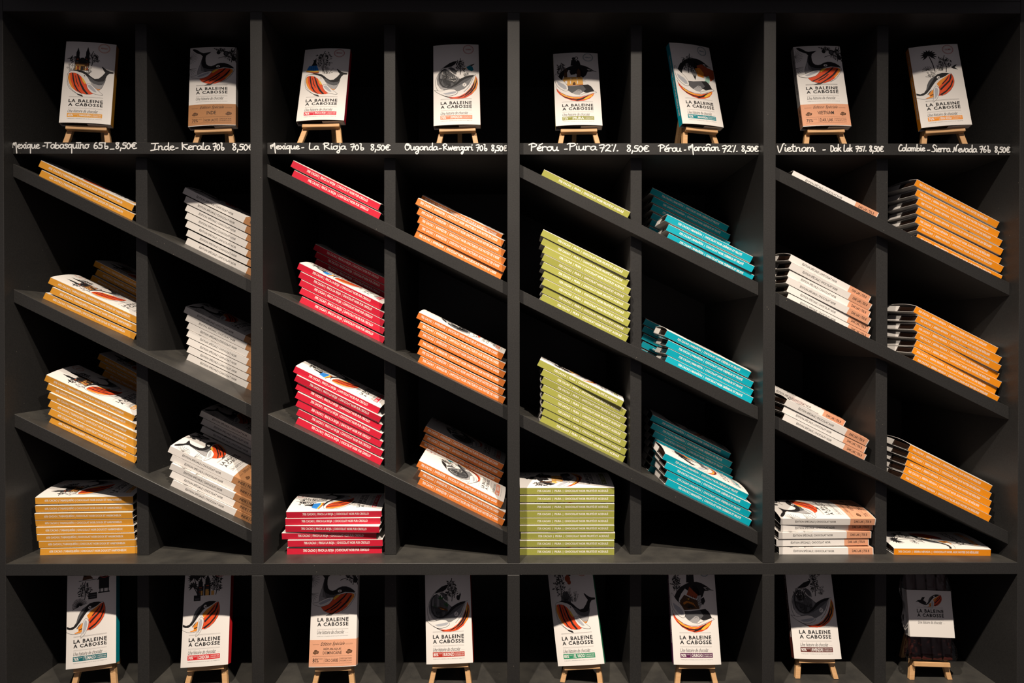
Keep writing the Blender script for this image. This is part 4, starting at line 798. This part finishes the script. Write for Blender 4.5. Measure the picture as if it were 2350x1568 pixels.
def band_art(kind):
    d = KINDS[kind]; A = Art(); n, pc, nm = d['bandtext']
    A.text('Edition Spéciale', 19.5, 31.6, 60.8, 39.0, 'ink_black', 0, 0.5, 0.95)
    for y in (34.6, 35.6):
        A.line([(5.5, y), (17, y)], 0.22, 'ink_black'); A.line([(62, y), (74, y)], 0.22, 'ink_black')
    if '\n' in n:
        p, q = n.split('\n'); A.text(p, 25, 25.6, 55, 30.4, 'ink_black', 0.01); A.text(q, 24, 19.6, 56, 24.4, 'ink_black', 0.01)
    else:
        w = min(27, 3.9 * len(n)); A.text(n, 39.5 - w / 2, 21.6, 39.5 + w / 2, 28.4, 'ink_black', 0.01)
    for y in (16.8, 5.6): A.line([(5.6, y), (73.4, y)], 0.3, 'ink_black')
    A.text(pc, 6.5, 7.4, 17, 13.8, 'ink_black', 0.01); A.text('CACAO', 17.6, 11.8, 24, 13.8, 'ink_black')
    A.line([(26.5, 7.2), (26.5, 14.6)], 0.35, 'ink_black'); A.text(nm, 28.4, 7.8, 50.4, 14.0, 'ink_black', 0.01); A.line([(52.6, 7.2), (52.6, 14.6)], 0.35, 'ink_black')
    A.text('CHOCOLAT NOIR', 54.2, 11.6, 73, 14.0, 'ink_black', 0.01); A.text('PUR BEURRE DE CACAO', 54.2, 8.2, 73, 10.2, 'ink_black', 0.005)
    for cx in (11.4, 68.2):
        for dx, dy, r in ((-2.6, -1, 2.6), (2.4, -.8, 2.8), (0, 1.4, 3.2), (-1, -2, 2.2), (3.6, .6, 2)):
            A.poly(disc(cx + dx, 23.2 + dy, r, r * .72, 10), 'ink_brown')
        for k in range(4): A.line([(cx - 3 + k * 1.9, 21.4), (cx - 2.4 + k * 1.9, 24.6)], 0.35, 'band_' + kind)
    return A

_art = {}
def bulge(a, h):
    t = min(1, max(0, a / WID)); return h * math.sin(math.pi * t) ** 0.8
def mm(x, y, z): return (x * .001, y * .001, z * .001)

_sl = {}
def sleeve_mesh(kind, lean, puff):
    """open-ended card sleeve: coloured spines, printed cover, bare inside"""
    key = (kind, lean, puff)
    if key in _sl: return _sl[key]
    d = KINDS[kind]; mb = MB(); side = 'spine_' + kind if d['col'] else 'white_card'
    ys = [WID * i / NSEG for i in range(NSEG + 1)]
    rim = 0.55
    def ring(off):
        pts = [(off, off)]                                                  # front bottom
        pts += [(lean * (THK - rim) / THK + off, THK - rim), ]              # below the fold
        pts += [(y + lean + (off if y == 0 else -off if y == WID else 0), THK - off + bulge(y, puff)) for y in ys]
        pts += [(WID + lean * (THK - rim) / THK - off, THK - rim), (WID - off, off)]
        return pts
    out, inn = ring(0), ring(0.45)
    n = len(out)
    def m_of(i):                                                            # material of the strip from point i to i + 1
        if i == 0: return side
        if i == n - 2: return side
        return 'white_card'
    for i in range(n):
        j = (i + 1) % n
        mb.poly([mm(0, *out[i]), mm(LEN, *out[i]), mm(LEN, *out[j]), mm(0, *out[j])], m_of(i) if j else 'white_card')
        mb.poly([mm(0, *inn[j]), mm(LEN, *inn[j]), mm(LEN, *inn[i]), mm(0, *inn[i])], 'grey_card')
        mb.poly([mm(0, *out[j]), mm(0, *inn[j]), mm(0, *inn[i]), mm(0, *out[i])], 'white_card')
        mb.poly([mm(LEN, *out[i]), mm(LEN, *inn[i]), mm(LEN, *inn[j]), mm(LEN, *out[j])], 'white_card')
    ink = 'white_card' if d['col'] else 'ink_black'
    for s, f0, f1 in d['spine']:
        A = Art(); A.text(s, f0 * LEN, 2.8, f1 * LEN, 8.3, ink, 0.032 if d['col'] else 0.015)
        A.emit(mb, lambda x, y, z: mm(x, lean * y / THK - z, y))
    if kind not in _art: _art[kind] = cover_art(kind)
    _art[kind].emit(mb, lambda a, b, z: Vector(mm(LEN - b, a + lean, THK + bulge(a, puff) + z)), cuts=ys[1:-1])
    _sl[key] = mb.mesh('sleeve')
    return _sl[key]

_bd = {}
def band_mesh(kind, lean, puff):
    key = (kind, lean, puff)
    if key in _bd: return _bd[key]
    d = KINDS[kind]; mb = MB(); m = 'band_' + kind; e = 0.22; x0, x1 = LEN - 42.5, LEN - 1.2
    ys = [WID * i / NSEG for i in range(NSEG + 1)]
    pts = [(-.12, 0.1), (lean - .12, THK + .02)] + [(y + lean, THK + bulge(y, puff) + e) for y in ys] + [(WID + lean + .12, THK + .02), (WID + .12, .1)]
    for i in range(len(pts) - 1):
        mb.poly([mm(x0, *pts[i]), mm(x1, *pts[i]), mm(x1, *pts[i + 1]), mm(x0, *pts[i + 1])], m)
    s, f0, f1 = d['bandspine']
    A = Art(); A.text(s, f0 * LEN, 2.8, f1 * LEN, 8.3, 'ink_black', 0.02)
    A.emit(mb, lambda x, y, z: mm(x, lean * y / THK - .12 - z, y))
    band_art(kind).emit(mb, lambda a, b, z: Vector(mm(LEN - b, a + lean, THK + bulge(a, puff) + e + z)), cuts=ys[1:-1])
    _bd[key] = mb.mesh('paper_band')
    return _bd[key]

def tablet_mesh():
    """the foil-wrapped tablet inside, with crimped ends"""
    mb = MB(); rows = [(0.7, .5), (1.5, .85), (4, 1), (12, 1), (80, 1), (148, 1), (156, 1), (158.5, .85), (159.3, .5)]
    prof = []
    for k in range(24):
        a = 2 * math.pi * k / 24; c, s = math.cos(a), math.sin(a)
        prof.append((40 + 37.4 * math.copysign(abs(c) ** .35, c), math.copysign(abs(s) ** .55, s)))
    rr = random.Random(4)
    rings = [[(x, y, 5.6 + 4.7 * z * s + (rr.uniform(-.35, .35) if s < .95 else 0)) for y, z in prof] for x, s in rows]
    for i in range(len(rings) - 1):
        for k in range(24):
            j = (k + 1) % 24
            mb.poly([mm(*rings[i][k]), mm(*rings[i][j]), mm(*rings[i + 1][j]), mm(*rings[i + 1][k])], 'dark_foil')
    mb.poly([mm(*p) for p in rings[0][::-1]], 'dark_foil'); mb.poly([mm(*p) for p in rings[-1]], 'dark_foil')
    return mb.mesh('wrapped_tablet')
def flap_mesh(x, out):
    mb = MB(); mb.box(mm(x - .2, 43, .7), mm(x + .2, 79, THK - .9), 'white_card')
    for p in range(len(mb.v)):
        vx, vy, vz = mb.v[p]; mb.v[p] = (vx + out * .0002, vy, vz)
    return mb.mesh('end_flap')
TABLET = tablet_mesh()
FLAPS = (flap_mesh(0.25, -1), flap_mesh(LEN - 0.25, 1))

def bar(kind, mtx, label, group=None, lean=0.0, puff=0.2):
    t = thing('chocolate_bar', label, 'chocolate bar', mtx, group)
    link('sleeve', sleeve_mesh(kind, lean, puff), t)
    if 'band' in KINDS[kind]: link('paper_band', band_mesh(kind, lean, puff), t)
    link('wrapped_tablet', TABLET, t)
    for f in FLAPS: link('end_flap', f, t)
    return t

# stacks: bay, half (A left, B right), shelf 1-3 slanted or 4 flat, kind, depth of the spine, bars from the bottom up as (mm along, mm up, turn)
LOOK = {'tab': 'mustard-yellow spined bar', 'rio': 'red spined bar', 'rwe': 'copper-orange spined bar', 'piu': 'olive-green spined bar', 'mar': 'turquoise spined bar',
        'sie': 'bright orange spined bar', 'ind': 'white bar with brown end band', 'dak': 'white bar with pale peach end band'}
SHELF = {1: 'top slanted shelf', 2: 'middle slanted shelf', 3: 'lowest slanted shelf', 4: 'flat bottom shelf'}
ORD = ['', 'second', 'third', 'fourth', 'fifth', 'sixth', 'seventh', 'eighth', 'ninth', 'tenth', 'eleventh']
WHERE = {'S2B1r': 'laid loose and crooked atop the front stack', 'S4A3r': 'set back atop the front stack'}
rnd = random.Random(11)
for name, bay, half, shelf, kind, depth, fan_out, bars in STACKS:
    x0, x1 = BAYS[bay - 1]
    if shelf < 4:
        zl, zr = SLANT[shelf - 1]; ang = math.atan2(zl - zr, x1 - x0)
    else:
        zl, ang = BOTTOM_Z, 0.0
    base = Matrix.Translation((x0, 0, Z(zl))) @ Matrix.Rotation(ang, 4, 'Y')
    rear = name.endswith('r') and name not in WHERE
    two = name + 'r' in [s[0] for s in STACKS] and name + 'r' not in WHERE
    which = 'shadowed rear stack' if rear else 'front stack' if two else 'stack'
    n = len(bars)
    for i, (u, v, turn) in enumerate(bars):
        k = n - 1 - i
        if name in WHERE: label = '%s %s, %s' % (LOOK[kind], WHERE[name], SHELF[shelf])
        elif n == 1: label = '%s lying alone on the %s' % (LOOK[kind], SHELF[shelf])
        else:
            pos = 'topmost' if k == 0 else 'bottom one' if k == n - 1 else ORD[k] + ' from top'
            label = '%s, %s, %s, %s' % (LOOK[kind], pos, which, SHELF[shelf])
        lean = rnd.choice((-0.8, 0.0, 0.8)) if n > 2 else 0.0
        dy = rnd.uniform(-1.8, 1.8) if n > 1 else 0.0
        top = (k == 0 and True) or name in WHERE
        m = base @ Matrix.Translation((u * .001, depth + dy * .001, v * .001)) @ Matrix.Rotation(math.radians(turn), 4, 'Z') @ Matrix.Rotation(math.radians(fan_out * (i + .15) / max(.15, n - .85)), 4, 'X')
        grp = '%ss in the %s on the %s' % (LOOK[kind].replace(' bar', ' bar', 1), which, SHELF[shelf]) if n > 1 else None
        bar(kind, m, label, grp, lean, (1.5 if name == 'S1A1' else 3.6) if top else 0.2)

# ------------------------------------------------------------------ easels with display bars
def easel(label, x, y, z, yaw, tilt, roll, floor_z, group):
    """x, y, z: middle of the lower front edge of the bar it carries; frame plane lies just behind the bar"""
    t = thing('display_easel', label, 'easel', Matrix.Translation((x, y, floor_z)) @ Matrix.Rotation(yaw, 4, 'Z'), group)
    H = z - floor_z; back = 0.0128
    F = Matrix.Translation((0, 0, H)) @ Matrix.Rotation(-tilt, 4, 'X')    # frame space: x right, y back, z up along the bar
    b = MB(); b.box((-.031, .0045, -.0082), (.031, back, -.0006), 'beech_wood', .0007, F @ Matrix.Rotation(roll, 4, 'Y')); b.build('ledge', t)
    drop = -(H - .0005) / math.cos(tilt) - back * math.tan(tilt)
    for s in (-1, 1):
        bm = bmesh.new(); bmesh.ops.create_cube(bm, size=1)
        L0, L1 = drop, .112
        for v in bm.verts:
            zz = L1 if v.co.z > 0 else L0
            cx = s * (.033 - (.033 - .006) * (zz - L0) / (L1 - L0))
            v.co = (cx + v.co.x * .0085, back + .0012 + (v.co.y + .5) * .0075, zz)
        for v in bm.verts: v.co = F @ v.co
        for v in bm.verts:
            if v.co.z < .02: v.co.z = 0.0002
        bmesh.ops.bevel(bm, geom=bm.edges[:], offset=.0006, segments=1, affect='EDGES')
        b = MB(); b.bm(bm, 'beech_wood'); b.build('leg', t)
    b = MB(); b.box((-.011, back + .0080, .094), (.011, back + .0150, .110), 'beech_wood', .0006, F); b.build('hinge_block', t)
    top = F @ Vector((0, back + .0180, .100)); foot = Vector((-.002, top.y + .034, .0002))
    bm = bmesh.new(); bmesh.ops.create_cube(bm, size=1)
    for v in bm.verts:
        c = top if v.co.z > 0 else foot
        v.co = (c.x + v.co.x * .008, c.y + v.co.y * .007, c.z)
    bmesh.ops.bevel(bm, geom=bm.edges[:], offset=.0005, segments=1, affect='EDGES')
    b = MB(); b.bm(bm, 'beech_wood'); b.build('rear_leg', t)
    return t

SHOW = {'T1': ('tab', 'mustard strip and a twin-towered church'), 'T2': ('ind', 'wide brown band'), 'T3': ('rio', 'crimson strip and blue-skirted lady'), 'T4': ('rwe', 'salmon strip and a peacock'),
        'T5': ('piu', 'olive strip and an ochre building'), 'T6': ('mar', 'teal strip and teal spine, turned sideways'), 'T7': ('dak', 'wide peach band on the top row'), 'T8': ('sie', 'bright orange strip and a palm tree'),
        'B1': ('tum', 'dark teal strip and a stilt house'), 'B2': ('cor', 'scarlet strip and domed towers'), 'B3': ('oko', 'wide peach band on the bottom row'), 'B4': ('buk', 'brick-red strip'),
        'B5': ('elv', 'pale green strip'), 'B6': ('chu', 'purple strip'), 'B7': ('rw9', 'dark brown strip')}
NTH = ['leftmost', 'second from left', 'third from left', 'fourth from left', 'fourth from right', 'third from right', 'second from right', 'rightmost']
for key, (x, y, z), (yaw, tilt, roll), size in DISPLAYS:
    kind, what = SHOW[key]
    yw, ti, ro = math.radians(yaw), math.radians(tilt), math.radians(roll)
    # upright bar: x right, z up, its cover towards -y
    R = Matrix.Rotation(yw, 4, 'Z') @ Matrix.Rotation(-ti, 4, 'X') @ Matrix.Rotation(ro, 4, 'Y')
    S = Matrix(((0, 1, 0, -.040), (0, 0, -1, THK * .001), (-1, 0, 0, .160), (0, 0, 0, 1)))
    M = Matrix.Translation((x, y, Z(z))) @ R @ Matrix.Scale(size, 4) @ S
    bar(kind, M, 'upright whale-print bar on an easel, with %s' % what, None, 0.0, 2.6)
    row = 'top' if key[0] == 'T' else 'bottom'
    easel('small beech easel, %s of the %s row' % (NTH[int(key[1]) - 1], row), x, y, Z(z), yw, ti, ro, Z(LABEL_Z if row == 'top' else FLOOR_Z), 'small wooden easels along the %s row' % row)

# ------------------------------------------------------------------ clear bag with a dark slab, on the last easel
def clear_film():
    m = bpy.data.materials.new('clear_film'); m.use_nodes = True; nt = m.node_tree
    for n in list(nt.nodes): nt.nodes.remove(n)
    o = nt.nodes.new('ShaderNodeOutputMaterial'); tr = nt.nodes.new('ShaderNodeBsdfTransparent'); gl = nt.nodes.new('ShaderNodeBsdfGlossy')
    tr.inputs['Color'].default_value = (0.97, 0.97, 0.97, 1); gl.inputs['Roughness'].default_value = 0.06
    fr = nt.nodes.new('ShaderNodeFresnel'); fr.inputs['IOR'].default_value = 1.4; mx = nt.nodes.new('ShaderNodeMixShader')
    tc = nt.nodes.new('ShaderNodeTexCoord'); n = nt.nodes.new('ShaderNodeTexNoise'); n.inputs['Scale'].default_value = 60; n.inputs['Detail'].default_value = 1
    bu = nt.nodes.new('ShaderNodeBump'); bu.inputs['Strength'].default_value = 0.5; bu.inputs['Distance'].default_value = 0.002
    nt.links.new(tc.outputs['Object'], n.inputs['Vector']); nt.links.new(n.outputs['Fac'], bu.inputs['Height'])
    nt.links.new(bu.outputs['Normal'], gl.inputs['Normal']); nt.links.new(bu.outputs['Normal'], fr.inputs['Normal'])
    nt.links.new(fr.outputs[0], mx.inputs[0]); nt.links.new(tr.outputs[0], mx.inputs[1]); nt.links.new(gl.outputs[0], mx.inputs[2]); nt.links.new(mx.outputs[0], o.inputs[0])
    MATS['clear_film'] = m
clear_film()
bx, by, bz, byaw, btilt = 0.7288, 0.046, -0.5585, 0.0, math.radians(11.0)
M = Matrix.Translation((bx, by, Z(bz))) @ Matrix.Rotation(byaw, 4, 'Z') @ Matrix.Rotation(-btilt, 4, 'X') @ Matrix.Rotation(math.radians(2.0), 4, 'Y')
bag = thing('chocolate_slab_bag', 'dark chocolate slab in a clear bag with a white whale label, on the rightmost easel', 'bag of chocolate', M)
b = MB()                                       # the slab: x -36..36, z 3..150, front at y = 0.5 mm, four rounded columns
cols = 4; w = 72.0 / cols
for c in range(cols):
    xa = -36 + c * w
    b.box(mm(xa + .3, 3.0, 3), mm(xa + w - .3, 11.4, 150), 'dark_chocolate', .0026, None, 3)
b.box(mm(-36, 6.5, 3), mm(36, 12.0, 150), 'dark_chocolate', .0008)
b.build('chocolate_slab', bag, True)
b = MB(); rr = random.Random(9)                # the film: a loose crumpled tube with sealed ends
rings = []
NX, NZ = 48, 60
for i in range(NZ + 1):
    z = .3 + 165 * i / NZ; close = min(1, (i + .6) / 5, (NZ - i + .3) / 8)
    r = []
    wide = 43 + 2.5 * math.sin(i * .33) + rr.uniform(-.6, .6)
    for k in range(NX):
        a = 2 * math.pi * k / NX; c, s = math.cos(a), math.sin(a)
        d = (5.6 + .9 * math.sin(c * 9 + i * .35) * abs(s) + .4 * math.sin(c * 23 - i * .8)) * close + .2
        r.append((wide * math.copysign(abs(c) ** .8, c), 7.2 + d * math.copysign(abs(s) ** .5, s) * (1.12 if s < 0 else .68), z + rr.uniform(-.5, .5)))
    rings.append(r)
for i in range(NZ):
    for k in range(NX):
        j = (k + 1) % NX; b.poly([mm(*rings[i][k]), mm(*rings[i][j]), mm(*rings[i + 1][j]), mm(*rings[i + 1][k])], 'clear_film')
o = b.build('clear_bag', bag, True); o['label'] = 'crinkled clear film'
b = MB(); bw, z0, z1 = 38.5, 41.5, 118.0        # the paper band around the bag
for y, flip in ((-1.6, 1), (12.2, -1)):
    b.box(mm(-bw, y - .15, z0), mm(bw, y + .15, z1), 'white_card')
for x in (-bw, bw): b.box(mm(x - .15, -1.6, z0), mm(x + .15, 12.2, z1), 'white_card')
A = Art()
def fit(p): return [(28 + (x - 2) * .52, 44.5 + (y - 44) * .44) for x, y in p]
for s in ART['W5']:
    if s[0] == 's': A.line([q for q in smooth_line(fit(s[1]), 3)], .3, 'ink_black')
    else: A.poly(fit(s[1]), INK[s[0]])
A.poly([(30, 52.2), (24, 54), (18, 57.5), (14, 56.5), (18, 60), (27, 61), (33, 56)], 'ink_black'); A.poly([(23, 60.5), (26, 65), (31, 65.5), (28.5, 61)], 'ink_black')
for y in (47.5, 48.6, 28.2, 29.2): A.line([(15, y), (61, y)], .25, 'ink_line')
A.text('LA BALEINE', 15, 39.6, 61, 45.4, 'ink_black', 0.036, 0, 1.22); A.text('A CABOSSE', 15, 32.6, 61, 38.4, 'ink_black', 0.036, 0, 1.22)
A.text('Une histoire de chocolat', 15.5, 21.4, 57, 26.4, 'ink_black', 0, 0.42, 0.92); A.text('...', 58.5, 22, 62, 22.6, 'ink_line')
A.emit(b, lambda x, y, z: mm(x - 38.5, -1.75 - z, z0 + y))
b.build('paper_band', bag)
easel('small beech easel, rightmost of the bottom row, under the clear bag', bx, by, Z(bz), byaw, btilt, math.radians(2.0), Z(FLOOR_Z), 'small wooden easels along the bottom row')
